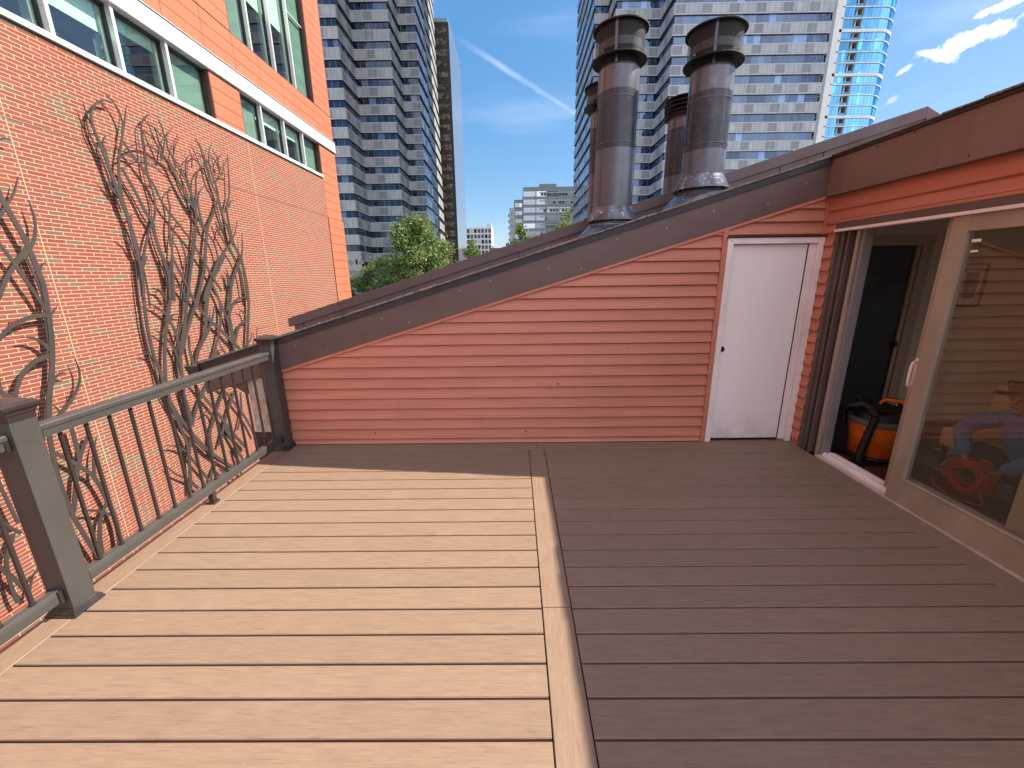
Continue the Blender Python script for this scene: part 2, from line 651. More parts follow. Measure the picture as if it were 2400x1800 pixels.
# rake board with a black edge strip and ragged shingle edge
mb = MB()
x0, x1 = -2.88, 2.552
mb.prism([(x0, rake_b(x0)), (x1, rake_b(x1)), (x1, rake_t(x1) - 0.062), (x0, rake_t(x0) - 0.062)], 'y', 3.632, 3.660)
rk = mb.build('rake_board', M_fascia, house, bevel=0.002)
mb = MB()
mb.prism([(x0, rake_t(x0) - 0.064), (x1, rake_t(x1) - 0.064), (x1, rake_t(x1) - 0.012), (x0, rake_t(x0) - 0.012)], 'y', 3.618, 3.662)
mb.build('edge_strip', M_capstrip, rk)
mb = MB()
xx = x0
rr = random.Random(11)
while xx < 2.50:
    w = rr.uniform(0.10, 0.34)
    xe = min(xx + w, 2.548)
    a, b_ = rr.uniform(0, 0.008), rr.uniform(-0.004, 0.010)
    mb.prism([(xx, rake_t(xx) - 0.012), (xe, rake_t(xe) - 0.012), (xe, rake_t(xe) + b_), (xx, rake_t(xx) + a)], 'y', 3.606 + rr.uniform(-0.006, 0.006), 3.66)
    xx = xe
mb.build('shingle_edge', M_shedge, rk)
# nail heads
mb = MB()
for x in np.arange(-2.0, 2.5, 0.37):
    x = float(x) + rr.uniform(-0.1, 0.1)
    z = rake_b(x) + rr.uniform(0.03, 0.2)
    MB().tube([(x, 3.628, z), (x, 3.633, z)], 0.0042, 8).build('nail', M_track, rk)

# level fascia over the sliding door
mb = MB()
mb.box(2.552, 2.575, YF, 3.662, 2.150, 2.425)
fs = mb.build('fascia_board', plain('bounce_lit_fascia', (0.19, 0.115, 0.096), 0.45, var=0.08, vscale=1.2, grime=0.25), house, bevel=0.002)  # lighter than the rake brown: bounced light put into the colour
mb = MB()
mb.box(2.540, 2.578, YF, 3.66, 2.4255, 2.447)
mb.build('edge_strip', M_capstrip, fs)
mb = MB()
yy = YF
while yy < 3.62:
    w = rr.uniform(0.15, 0.4)
    ye = min(yy + w, 3.66)
    a, b_ = rr.uniform(0.004, 0.012), rr.uniform(0.004, 0.012)
    xo = 2.528 + rr.uniform(-0.006, 0.006)
    mb.prism([(yy, 2.4475), (ye, 2.4475), (ye, 2.4475 + a), (yy, 2.4475 + b_)], 'x', xo, 2.60)
    yy = ye
mb.build('shingle_edge', M_shedge, fs)
mb = MB()
for yv, zv in ((3.20, 2.40), (2.93, 2.41), (1.9, 2.39), (2.55, 2.18), (1.2, 2.4)):
    MB().tube([(2.549, yv, zv), (2.553, yv, zv)], 0.005, 8).build('nail', M_void, fs)

# roof slabs, ridge and parapet beyond
RX = 4.345
mb = MB()
mb.prism([(-2.88, rake_t(-2.88) - 0.10), (2.60, rake_t(2.60) - 0.10), (2.60, rake_t(2.60) - 0.006), (-2.88, rake_t(-2.88) - 0.014)], 'y', 3.6625, 4.90)
mb.prism([(2.601, 2.355), (RX, rake_t(RX) - 0.1), (RX, rake_t(RX) - 0.004), (2.601, rake_t(2.601) - 0.012)], 'y', YF, 4.90)
mb.prism([(RX, rake_t(RX) - 0.1), (6.45, 2.26), (6.45, 2.36), (RX, rake_t(RX) - 0.004)], 'y', YF, 4.90)  # slab cut short so sun reaches the added opening
mb.box(2.577, 2.601, YF, 4.9, 2.15, 2.445)
roof = mb.build('roof', M_shingle, house)


def par_t(x):
    return 1.912 + 0.3003*x if x <= RX else 1.912 + 0.3003*RX - 0.5*(x - RX)


mb = MB()
pts = [(-2.72, par_t(-2.72) - 0.012), (RX, par_t(RX) - 0.012), (7.0, par_t(7.0) - 0.012)]
mb.prism([(-2.66, -0.1 + 0.8), (7.0, 0.9), pts[2], pts[1], (-2.66, par_t(-2.66) - 0.012)], 'y', 4.915, 5.10)
par = mb.build('parapet', M_parapet, house)
mb = MB()
c_ = 0.105
mb.prism([(-2.72, par_t(-2.72) - c_), (RX, par_t(RX) - c_ - 0.01), (RX, par_t(RX)), (-2.72, par_t(-2.72))], 'y', 4.898, 5.13)
mb.prism([(RX + 0.001, par_t(RX) - c_ - 0.01), (7.0, par_t(7.0) - c_), (7.0, par_t(7.0)), (RX + 0.001, par_t(RX))], 'y', 4.898, 5.13)
mb.build('coping', M_parapet, par, bevel=0.003)
mb = MB()
for x in (-1.30, 0.05, 0.62, 1.9, 2.9, 3.35):
    MB().box(x, x + 0.006, 4.908, 4.915, par_t(x) - 0.42, par_t(x) - c_ - 0.004).build('seam', M_capstrip, par)
MB().box(-2.55, -2.54, 4.905, 4.915, 0.8, par_t(-2.55) - c_).build('seam', M_capstrip, par)

# low end of the roof: gutter, boxed soffit, rough wall corner
mb = MB()
prof = [(-2.885, 0.80), (-3.0, 0.80), (-3.0, 0.795), (-2.975, 0.745), (-2.965, 0.70), (-2.885, 0.70)]
mb.prism([(-2.889, 0.842), (-2.882, 0.842), (-2.882, 0.716), (-2.889, 0.716)], 'y', 3.60, 4.9)
mb.prism([(-2.99, 0.722), (-2.889, 0.716), (-2.889, 0.722), (-2.985, 0.728)], 'y', 3.60, 4.9)
mb.prism([(-3.012, 0.80), (-2.985, 0.722), (-2.978, 0.722), (-3.0, 0.80)], 'y', 3.60, 4.9)
mb.prism([(-3.012, 0.80), (-2.985, 0.722), (-2.885, 0.716), (-2.885, 0.80)], 'y', 3.597, 3.60)
mb.build('gutter', M_capstrip, house)
mb = MB()
mb.prism([(-2.86, 0.60), (-2.505, 0.585), (-2.505, 0.655), (-2.15, 0.70), (-2.15, 0.76), (-2.86, 0.56 + 0.0)], 'y', 3.64, 4.9) if False else None
mb.prism([(-2.74, 0.60), (-2.515, 0.515), (-2.505, 0.655), (-2.15, 0.705), (-2.15, 0.748), (-2.87, 0.53)][::1], 'y', 3.66, 4.9) if False else None
mb.prism([(-2.875, 0.575), (-2.74, 0.600), (-2.60, 0.575), (-2.515, 0.515), (-2.512, 0.690), (-2.875, 0.690)], 'y', 3.650, 4.88)
mb.prism([(-2.512, 0.655), (-2.15, 0.705), (-2.15, 0.750), (-2.512, 0.690)], 'y', 3.650, 4.88)
mb.build('soffit', M_fascia, house)
mb = MB()
mb.box(-2.512, -2.166, 3.672, 4.88, 0.128, 0.70)
mb.build('stucco_corner', M_stucco, house)
mb = MB()
mb.box(-2.53, -2.166, 3.668, 4.89, -9, 0.1275)
mb.box(-2.255, 6.9, YF, 3.66, -9, -0.225)
mb.box(-2.16, 2.55, 3.72, 4.89, -9, 0.7)
mb.box(2.55, 6.3, 4.3, 4.89, -9, 0.9)
mb.box(2.55, 6.3, 3.66, 4.3, -9, -0.03)
mb.build('lower_wall', M_dirt, house)

# white door in the back wall
door = bpy.data.objects.new('door', None)
COL.objects.link(door)
door.parent = house
door['label'] = 'plain white flush door with a round black knob hole'
mb = MB()
DY = YW - 0.005
mb.box(1.852, 2.493, DY, DY + 0.038, 0.028, 1.788)
m, t, b, o_ = newmat('door_paint')
sx = t.nodes.new('ShaderNodeSeparateXYZ')
c = t.nodes.new('ShaderNodeTexCoord')
t.links.new(c.outputs['Object'], sx.inputs[0])
dn = noise(t, coords(t, (1, 1, 1)), 7, 9, 0.7)
low = mth(t, 'MULTIPLY', mth(t, 'SUBTRACT', 0.34, sx.outputs['Z']), 1.9)
dirt = mth(t, 'MULTIPLY', mth(t, 'MAXIMUM', low, 0.0), ramp(t, dn, [(0.36, (0, 0, 0)), (0.62, (1, 1, 1))]))
c = mixc(t, dirt, ramp(t, noise(t, coords(t, (1, 1, 0.4)), 2, 5), [(0.3, (0.84, 0.75, 0.735)), (0.7, (0.88, 0.79, 0.775))]), (0.36, 0.33, 0.32))
scr = ramp(t, noise(t, coords(t, (30, 1, 4)), 3, 2), [(0.80, (0, 0, 0)), (0.82, (1, 1, 1))])
c = mixc(t, mth(t, 'MULTIPLY', scr, 0.4), c, (0.3, 0.25, 0.24))
t.links.new(c, b.inputs['Base Color'])
b.inputs['Roughness'].default_value = 0.42
mb.build('door_slab', m, door, bevel=0.002)
mb = MB()
fy0, fy1 = YW - 0.040, YW + 0.06
mb.prism([(1.800, 0.004), (1.850, 0.004), (1.850, 1.7925), (1.800, 1.8425)], 'y', fy0, fy1)
mb.prism([(1.8005, 1.843), (1.8505, 1.793), (2.5605, 1.793), (2.6105, 1.843)], 'y', fy0, fy1)
mb.prism([(2.560, 0.004), (2.6115, 0.004), (2.6115, 1.8425), (2.560, 1.7925)], 'y', fy0, fy1)
mb.box(2.5005, 2.5595, YW - 0.018, YW + 0.05, 0.02, 1.7922)
mb.box(2.532, 2.541, YW - 0.026, YW - 0.018, 0.02, 1.792)
mb.build('door_frame', M_casing, door, bevel=0.003)
mb = MB()
mb.box(1.79, 2.612, YW - 0.05, YW - 0.02, 1.8435, 1.852)
mb.box(1.851, 2.498, YW - 0.006, YW + 0.03, 0.006, 0.0275)
mb.box(2.4935, 2.5000, YW - 0.008, YW + 0.02, 0.02, 1.79)  # black strip put in for the shade line between slab and jamb
mb.build('weatherstrip_and_gap', M_black, door)
mb = MB()
mb.tube([(1.871, DY - 0.003, 0.892), (1.871, DY + 0.012, 0.892)], 0.0265, 24)
mb.build('knob', M_black, door)

# sliding door
slider = bpy.data.objects.new('sliding_door', None)
COL.objects.link(slider)
slider.parent = house
slider['label'] = 'taupe sliding glass door pushed half open'
mb = MB()
mb.box(XR - 0.022, XR + 0.02, 1.60, 3.5195, 1.8885, 1.937)
mb.build('head_trim', M_taupe_d, slider, bevel=0.002)
mb = MB()
mb.box(XR - 0.034, XR + 0.03, 1.60, 3.5195, 1.868, 1.888)
mb.build('drip_cap', M_casing, slider, bevel=0.002)
mb = MB()
# ribbed jamb
mb.box(XR - 0.012, XR + 0.02, 3.488, 3.521, 0.0, 1.867, 0)
mb.box(XR + 0.005, XR + 0.05, 3.445, 3.487, 0.0, 1.867, 0)
mb.box(XR + 0.030, XR + 0.06, 3.405, 3.444, 0.0, 1.867, 0)
mb.box(XR - 0.004, XR + 0.06, 3.385, 3.404, 0.0, 1.867, 0)
mb.box(XR + 0.045, XR + 0.08, 3.345, 3.384, 0.0, 1.867, 0)
mb.box(XR + 0.020, XR + 0.09, 3.320, 3.344, 0.0, 1.867, 1)
mb.box(XR + 0.030, XR + 0.10, 3.277, 3.302, 0.0, 1.867, 4)
mb.box(XR + 0.036, XR + 0.040, 3.316, 3.321, 0.02, 1.3, 3)
mb.build('jamb', [M_taupe_d, M_taupe, M_white, M_track, M_jambw], slider, bevel=0.0015)
mb = MB()
mb.box(XR - 0.008, XR + 0.035, 1.60, 3.30, 0.001, 0.018, 0)
mb.box(XR + 0.036, XR + 0.14, 1.60, 3.2765, 0.001, 0.040, 1)
mb.box(XR + 0.050, XR + 0.055, 1.60, 3.2765, 0.0405, 0.048, 1)
mb.box(XR + 0.10, XR + 0.105, 1.60, 3.2765, 0.0405, 0.048, 1)
mb.build('track', [M_track, M_white], slider)
mb = MB()
fx = XR - 0.006
# outer fixed panel
mb.box(fx, fx + 0.045, 2.512, 2.607, 0.0185, 1.867)
mb.box(fx, fx + 0.045, 1.60, 1.70, 0.0185, 1.867)
mb.box(fx + 0.001, fx + 0.044, 1.70, 2.512, 0.0185, 0.198)
mb.box(fx + 0.001, fx + 0.044, 1.70, 2.512, 1.778, 1.867)
mb.box(fx - 0.004, fx - 0.0005, 1.70, 2.512, 0.192, 0.200)
pan = mb.build('fixed_panel', M_taupe, slider, bevel=0.002)
# inner panel pushed behind it
mb = MB()
ix = XR + 0.052
mb.box(ix, ix + 0.045, 2.590, 2.690, 0.045, 1.866)
mb.box(ix, ix + 0.045, 1.875, 1.970, 0.045, 1.866)
mb.box(ix + 0.001, ix + 0.044, 1.970, 2.590, 0.045, 0.19)
mb.box(ix + 0.001, ix + 0.044, 1.970, 2.590, 1.79, 1.866)
pan2 = mb.build('moving_panel', M_taupe, slider, bevel=0.002)


def glassmat(name, tint, refl, rough=0.0, fres=1.5, gcol=(0.95, 0.97, 0.97)):
    m = bpy.data.materials.new(name)
    m.use_nodes = True
    t = m.node_tree
    t.nodes.clear()
    o = t.nodes.new('ShaderNodeOutputMaterial')
    tr = t.nodes.new('ShaderNodeBsdfTransparent')
    tr.inputs['Color'].default_value = (*tint, 1)
    gl = t.nodes.new('ShaderNodeBsdfGlossy')
    gl.inputs['Roughness'].default_value = rough
    gl.inputs['Color'].default_value = (*gcol, 1)
    ge = t.nodes.new('ShaderNodeNewGeometry')
    dt = t.nodes.new('ShaderNodeVectorMath')
    dt.operation = 'DOT_PRODUCT'
    t.links.new(ge.outputs['Incoming'], dt.inputs[0])
    t.links.new(ge.outputs['True Normal'], dt.inputs[1])
    ab = mth(t, 'SUBTRACT', 1.0, mth(t, 'ABSOLUTE', dt.outputs['Value']))
    frv = mth(t, 'MULTIPLY_ADD', mth(t, 'POWER', ab, 5.0), 0.92, 0.06)
    n = noise(t, coords(t), 0.9, 2)
    bp = t.nodes.new('ShaderNodeBump')
    bp.inputs['Strength'].default_value = 0.02
    bp.inputs['Distance'].default_value = 0.05
    t.links.new(n, bp.inputs['Height'])
    t.links.new(bp.outputs['Normal'], gl.inputs['Normal'])
    f = mth(t, 'ADD', mth(t, 'MULTIPLY', frv, 1.0), refl)
    mx_ = t.nodes.new('ShaderNodeMixShader')
    t.links.new(f, mx_.inputs[0])
    t.links.new(tr.outputs[0], mx_.inputs[1])
    t.links.new(gl.outputs[0], mx_.inputs[2])
    t.links.new(mx_.outputs[0], o.inputs['Surface'])
    return m


M_glass = glassmat('door_glass', (0.86, 0.85, 0.80), 0.12, gcol=(0.74, 0.84, 0.66))
mb = MB()
mb.face([(fx + 0.02, 1.70, 0.198), (fx + 0.02, 1.70, 1.778), (fx + 0.02, 2.512, 1.778), (fx + 0.02, 2.512, 0.198)])
mb.build('pane', M_glass, slider)
mb = MB()
mb.face([(ix + 0.02, 1.97, 0.19), (ix + 0.02, 1.97, 1.79), (ix + 0.02, 2.59, 1.79), (ix + 0.02, 2.59, 0.19)])
mb.build('pane', glassmat('inner_door_glass', (0.9, 0.9, 0.88), 0.0), slider)
mb = MB()
hx = ix - 0.002
mb.tube([(hx, 2.664, 0.985), (hx - 0.030, 2.664, 0.972), (hx - 0.036, 2.664, 0.94), (hx - 0.036, 2.664, 0.85), (hx - 0.030, 2.664, 0.815), (hx, 2.664, 0.802)], 0.0085, 10)
mb.box(hx - 0.004, hx + 0.002, 2.650, 2.678, 0.79, 1.0)
mb.build('handle', M_casing, slider, smooth=True)
mb = MB()
gx = fx + 0.018
MB().box(gx, gx + 0.0008, 2.443, 2.492, 1.716, 1.732).build('tape', M_white, slider)
MB().box(gx, gx + 0.0008, 2.446, 2.486, 1.660, 1.672).build('tape', M_white, slider)

# rooms behind the sliding door
mb = MB()
mb.box(2.70, 2.74, YF, 1.60, 0, 2.14)
mb.face([(2.745, -1.2, -0.012), (6.2, -1.2, -0.012), (6.2, 4.6, -0.012), (2.745, 4.6, -0.012)], 1)
mb.face([(2.745, -1.2, 2.14), (2.745, 4.6, 2.14), (6.2, 4.6, 2.14), (6.2, -1.2, 2.14)], 0)
mb.face([(2.745, 4.2, -0.012), (3.20, 4.2, -0.012), (3.20, 4.2, 2.14), (2.745, 4.2, 2.14)])
mb.face([(3.20, 4.2, 1.795), (3.915, 4.2, 1.795), (3.915, 4.2, 2.14), (3.20, 4.2, 2.14)])
mb.face([(3.915, 4.2, -0.012), (6.2, 4.2, -0.012), (6.2, 4.2, 2.14), (3.915, 4.2, 2.14)])
for a in ((-1.2, -0.9, -0.012, 2.14), (1.5, 4.2, -0.012, 2.14), (-0.9, 1.5, -0.012, 0.7), (-0.9, 1.5, 2.0, 2.14)):  # opening left in the unseen far wall, added to light the room
    mb.face([(6.2, a[0], a[2]), (6.2, a[0], a[3]), (6.2, a[1], a[3]), (6.2, a[1], a[2])])
mb.face([(2.745, -1.2, -0.012), (2.745, -1.2, 2.14), (6.2, -1.2, 2.14), (6.2, -1.2, -0.012)])
mb.face([(2.745, 3.53, -0.012), (2.745, 4.2, -0.012), (2.745, 4.2, 2.14), (2.745, 3.53, 2.14)])
mb.face([(2.745, -1.2, 1.94), (2.745, 3.53, 1.94), (2.745, 3.53, 2.14), (2.745, -1.2, 2.14)])
mb.build('room', [M_intwall, M_intfloor], house)
mb = MB()
mb.box(3.20, 3.915, 4.205, 4.24, -0.01, 1.794)
idoor = mb.build('interior_door', plain('dark_door', (0.018, 0.012, 0.012), 0.5, var=0.1), house)
mb = MB()
mb.box(3.14, 3.1995, 4.178, 4.2, -0.01, 1.795)
mb.box(3.9155, 3.955, 4.186, 4.2, -0.01, 1.7945)
mb.box(3.9555, 4.03, 4.172, 4.2, -0.01, 1.7945)
mb.box(4.0305, 4.07, 4.182, 4.2, -0.01, 1.7945)
mb.box(3.14, 4.07, 4.174, 4.2, 1.795, 1.885)
mb.build('casing', plain('interior_casing', (0.42, 0.33, 0.25), 0.5, var=0.04), idoor)
mb = MB()
mb.box(3.895, 3.925, 4.168, 4.186, 0.80, 0.86)
mb.build('latch', M_black, idoor)

# ================================================================ railing
M_rail = plain('bronze_rail', (0.056, 0.053, 0.050), 0.42, var=0.06, vscale=5, speck=((0.25, 0.22, 0.2), 60, 0.82, 0.5))
M_cap = plain('gloss_cap', (0.030, 0.024, 0.024), 0.22, var=0.06, vscale=5)
rail = thing('deck_railing', 'dark bronze metal railing along the left edge of the deck', 'railing')
RXC = -2.199


def post(y):
    mb = MB()
    h = 0.0535
    mb.box(RXC - h, RXC + h, y - h, y + h, 0.001, 1.000)
    p = mb.build('post', M_rail, rail, bevel=0.004)
    mb = MB()

    def ring(r0, z0, r1, z1):
        a = [(RXC - r0, y - r0, z0), (RXC + r0, y - r0, z0), (RXC + r0, y + r0, z0), (RXC - r0, y + r0, z0)]
        b = [(RXC - r1, y - r1, z1), (RXC + r1, y - r1, z1), (RXC + r1, y + r1, z1), (RXC - r1, y + r1, z1)]
        for i in range(4):
            mb.face([a[i], a[(i + 1) % 4], b[(i + 1) % 4], b[i]])
    pr = [(0.0545, 0.985), (0.0545, 1.012), (0.060, 1.016), (0.060, 1.026), (0.072, 1.040), (0.074, 1.044), (0.074, 1.056),
          (0.062, 1.062), (0.060, 1.066), (0.02, 1.082), (0.0, 1.084)]
    for i in range(len(pr) - 1):
        ring(*pr[i], *pr[i + 1])
    mb.build('post_cap', M_cap, p, bevel=0.0015)
    mb = MB()
    pr = [(0.0755, 0.0008), (0.0755, 0.010), (0.070, 0.014), (0.070, 0.022), (0.064, 0.026), (0.064, 0.032), (0.0545, 0.040)]
    for i in range(len(pr) - 1):
        ring(*pr[i], *pr[i + 1])
    mb.build('base_trim', M_cap, p, bevel=0.001)


for py_ in (3.578, 1.660, -0.260, -2.18):
    post(py_)
for a, b_ in ((1.7135, 3.5245), (-0.2065, 1.6065), (-2.1265, -0.3135)):
    mb = MB()
    mb.prism([(RXC - 0.028, 0.870), (RXC + 0.028, 0.870), (RXC + 0.028, 0.905), (RXC + 0.033, 0.912), (RXC + 0.033, 0.930),
              (RXC + 0.027, 0.936), (RXC - 0.027, 0.936), (RXC - 0.033, 0.930), (RXC - 0.033, 0.912), (RXC - 0.028, 0.905)], 'y', a, b_)
    mb.build('top_rail', M_rail, rail, bevel=0.0015)
    mb = MB()
    mb.prism([(RXC - 0.025, 0.088), (RXC + 0.025, 0.088), (RXC + 0.025, 0.130), (RXC + 0.020, 0.150), (RXC - 0.020, 0.150), (RXC - 0.025, 0.130)], 'y', a, b_)
    br = mb.build('bottom_rail', M_rail, rail, bevel=0.0015)
    mb = MB()
    for e in (a, b_):
        s_ = 1 if e == a else -1
        for z0, z1 in ((0.862, 0.905), (0.080, 0.148)):
            MB().box(RXC - 0.033, RXC + 0.033, min(e, e + s_*0.02), max(e, e + s_*0.02), z0, z1).build('rail_bracket', M_cap, rail, bevel=0.002)
    mb = MB()
    mid_y = (a + b_)/2
    mb.box(RXC - 0.018, RXC + 0.018, mid_y - 0.018, mid_y + 0.018, 0.001, 0.0875)
    mb.box(RXC - 0.030, RXC + 0.030, mid_y - 0.030, mid_y + 0.030, 0.0008, 0.016)
    mb.build('support_foot', M_cap, rail, bevel=0.003)
bal_mb = MB()
bal_mb.tube([(0, 0, 0.148), (0, 0, 0.872)], 0.0098, 14, caps=False)
bal_mb.lathe([(0.0098, 0.162), (0.0125, 0.160), (0.0125, 0.149)], 0, 0, 14)
bal0 = bal_mb.build('baluster', M_cap, rail, smooth=True)
first = True
for base in (1.822, -0.098, -2.018):
    for k in range(14):
        o = bal0 if first else bal0.copy()
        if not first:
            COL.objects.link(o)
            o.parent = rail
        first = False
        o.location = (RXC, base + 0.1237*k, 0)

# ================================================================ flue pipes


def flue_mat(name, base):
    m, t, b, o = newmat(name)
    n = noise(t, coords(t, (1, 1, 0.6)), 3.2, 7, 0.65)
    c = ramp(t, n, [(0.3, tuple(x*0.8 for x in base)), (0.55, base), (0.75, tuple(x*1.35 for x in base))])
    # worn chalky patches and pin-prick chips
    w = noise(t, coords(t, (1, 1, 0.8)), 9, 9, 0.72)
    wm = noise(t, coords(t), 2.1, 3)
    f = mth(t, 'MULTIPLY', ramp(t, w, [(0.50, (0, 0, 0)), (0.68, (1, 1, 1))]), ramp(t, wm, [(0.5, (0, 0, 0)), (0.62, (1, 1, 1))]))
    c = mixc(t, mth(t, 'MULTIPLY', f, 0.5), c, (0.36, 0.27, 0.25))
    t.links.new(c, b.inputs['Base Color'])
    t.links.new(ramp(t, w, [(0.35, (0.22,)*3), (0.7, (0.42,)*3)]), b.inputs['Roughness'])
    b.inputs['Specular IOR Level'].default_value = 0.8
    b.inputs['Coat Weight'].default_value = 0.0
    b.inputs['Coat Roughness'].default_value = 0.15
    bump(t, b, n, 0.08, 0.01)
    return m


M_flue = flue_mat('flue_paint', (0.078, 0.074, 0.098))
M_flash = plain('spattered_flashing', (0.10, 0.10, 0.125), 0.28, var=0.25, vscale=8, metal=0.35, speck=((0.6, 0.6, 0.6), 34, 0.64, 0.8))
M_capdark = plain('flue_cap', (0.012, 0.012, 0.013), 0.6, var=0.15, vscale=8, spec=0.25)
m, t, b, o_ = newmat('wire_mesh')
c = t.nodes.new('ShaderNodeTexCoord')
sx = t.nodes.new('ShaderNodeSeparateXYZ')
t.links.new(c.outputs['UV'], sx.inputs[0])
u_ = mth(t, 'MULTIPLY', sx.outputs['X'], 44.0)
v_ = mth(t, 'MULTIPLY', sx.outputs['Y'], 56.0)
d1 = mth(t, 'ABSOLUTE', mth(t, 'SUBTRACT', mth(t, 'FRACT', mth(t, 'ADD', u_, v_)), 0.5))
d2 = mth(t, 'ABSOLUTE', mth(t, 'SUBTRACT', mth(t, 'FRACT', mth(t, 'SUBTRACT', u_, v_)), 0.5))
a_ = mth(t, 'MAXIMUM', mth(t, 'GREATER_THAN', d1, 0.37), mth(t, 'GREATER_THAN', d2, 0.37))
t.links.new(a_, b.inputs['Alpha'])
b.inputs['Base Color'].default_value = (0.022, 0.018, 0.017, 1)
b.inputs['Roughness'].default_value = 0.55
M_mesh = m


def disc_cap(mb, cx, cy, r, z, rise=0.035, n=56):
    mb.lathe([(0.001, z + rise), (r*0.35, z + rise*0.93), (r*0.75, z + rise*0.5), (r*0.985, z + 0.004), (r, z), (r, z - 0.010),
              (r*0.985, z - 0.010), (r*0.8, z + rise*0.3), (0.001, z + rise*0.62)], cx, cy, n)


def flue(label, cx, cy, r, zb, zt, seams_, cap, collar=None, slope_z=None, cap_z=None, tilt=(0, 0)):
    root = thing('metal_flue', label, 'chimney flue', 'metal flues rising from the roof')
    z_roof = zb
    mb = MB()
    prof = [(r, z_roof), ]
    for s_ in seams_:
        prof += [(r, s_ - 0.05), (r, s_ - 0.02), (r, s_ - 0.006), (r + 0.004, s_ - 0.003), (r + 0.004, s_ + 0.002), (r - 0.001, s_ + 0.005), (r, s_ + 0.012), (r, s_ + 0.025), (r, s_ + 0.06)]
    prof += [(r, zt - 0.03), (r - 0.004, zt - 0.01), (r - 0.012, zt), (r*0.6, zt)]
    mb.lathe(prof, cx, cy, 64)
    # vertical lock seam
    ang = rad(215)
    mb.box(cx + (r - 0.001)*math.cos(ang) - 0.004, cx + (r + 0.003)*math.cos(ang), cy + (r + 0.003)*math.sin(ang) - 0.002, cy + (r - 0.002)*math.sin(ang) + 0.002, z_roof, zt - 0.03)
    mb.build('pipe', M_flue, root, smooth=True)
    if collar:
        mb = MB()
        rb, z0, z1 = collar
        mb.lathe([(r + 0.002, z1 + 0.012), (r + 0.006, z1), (rb, z0), (rb, z0 - 0.007), (rb - 0.006, z0 - 0.004), (r + 0.002, z1 - 0.01)], cx, cy, 64)
        mb.build('storm_collar', M_flash, root, smooth=True)
        # flashing cone sheared onto the roof slope
        mb = MB()
        n = 64
        rows = []
        for i, (rr_, zz) in enumerate(((r + 0.012, z0 + 0.02), (r + 0.055, z0 - 0.05), (r + 0.21, None), (r + 0.25, None))):
            row = []
            for k in range(n):
                a = 2*math.pi*k/n
                x, y_ = cx + rr_*math.cos(a), cy + rr_*math.sin(a)
                row.append((x, y_, zz if zz is not None else rake_t(x) + (0.004 if i == 3 else 0.012)))
            rows.append(row)
        for i in range(3):
            for k in range(n):
                mb.face([rows[i + 1][k], rows[i + 1][(k + 1) % n], rows[i][(k + 1) % n], rows[i][k]])
        mb.build('roof_flashing', M_flash, root, smooth=True)
    cp = bpy.data.objects.new('rain_cap', None)
    COL.objects.link(cp)
    cp.parent = root
    if cap == 'mesh':
        zc0, zc1, rc = cap_z
        mb = MB()
        disc_cap(mb, cx, cy, rc, zc1)
        mb.lathe([(r*0.55, zc0 + 0.012), (rc*0.985, zc0 + 0.004), (rc, zc0), (rc, zc0 - 0.008), (rc*0.985, zc0 - 0.008), (r*0.72, zc0 + 0.004), (r*0.55, zc0 + 0.004)], cx, cy, 56)
        mb.lathe([(r*0.86, zt - 0.012), (r*0.86, zc0 + 0.002)], cx, cy, 48, 1)
        mb.lathe([(rc*0.60, zc0 + 0.004), (rc*0.60, zc1 + 0.01)], cx, cy, 48, 1)
        mb.build('cap_disc', [M_capdark, M_void], cp, smooth=True)
        mb = MB()
        rm = rc*0.885
        mb.lathe([(rm, zc0 + 0.004), (rm, zc1 + 0.008)], cx, cy, 72)
        mb.build('mesh_screen', M_mesh, cp, smooth=True)
        mb = MB()
        h = zc1 - zc0
        mb.lathe([(rm - 0.025, zc0 + h*0.26), (rm - 0.025, zc0 + h*0.52), (rm - 0.028, zc0 + h*0.52), (rm - 0.028, zc0 + h*0.26), (rm - 0.025, zc0 + h*0.26)], cx, cy, 56)
        for ang in (rad(248), rad(8), rad(128)):
            ca, sa = math.cos(ang), math.sin(ang)
            px_, py__ = cx + (rm + 0.004)*ca, cy + (rm + 0.004)*sa
            tx, ty = -sa*0.012, ca*0.012
            mb.face([(px_ - tx, py__ - ty, zc0), (px_ + tx, py__ + ty, zc0), (px_ + tx, py__ + ty, zc1), (px_ - tx, py__ - ty, zc1)])
            ix_, iy_ = cx + r*0.9*ca, cy + r*0.9*sa
            mb.box(ix_ - 0.010, ix_ + 0.010, iy_ - 0.003, iy_ + 0.003, zt - 0.02, zc0)
        mb.build('wind_band', M_flue, cp, smooth=True)
    else:
        mb = MB()
        z = zt - 0.06
        for i in range(4):
            rr_ = r + 0.045 + 0.004*i
            mb.lathe([(rr_ - 0.04, z + 0.03), (rr_, z + 0.01), (rr_, z), (rr_ - 0.008, z), (rr_ - 0.045, z + 0.022)], cx, cy, 56)
            z += 0.045
        disc_cap(mb, cx, cy, r + 0.05, z + 0.01, 0.03)
        mb.lathe([(r*0.8, zt - 0.06), (r*0.8, z + 0.02)], cx, cy, 40)
        mb.build('louvres', M_capdark, cp, smooth=True)
    return root


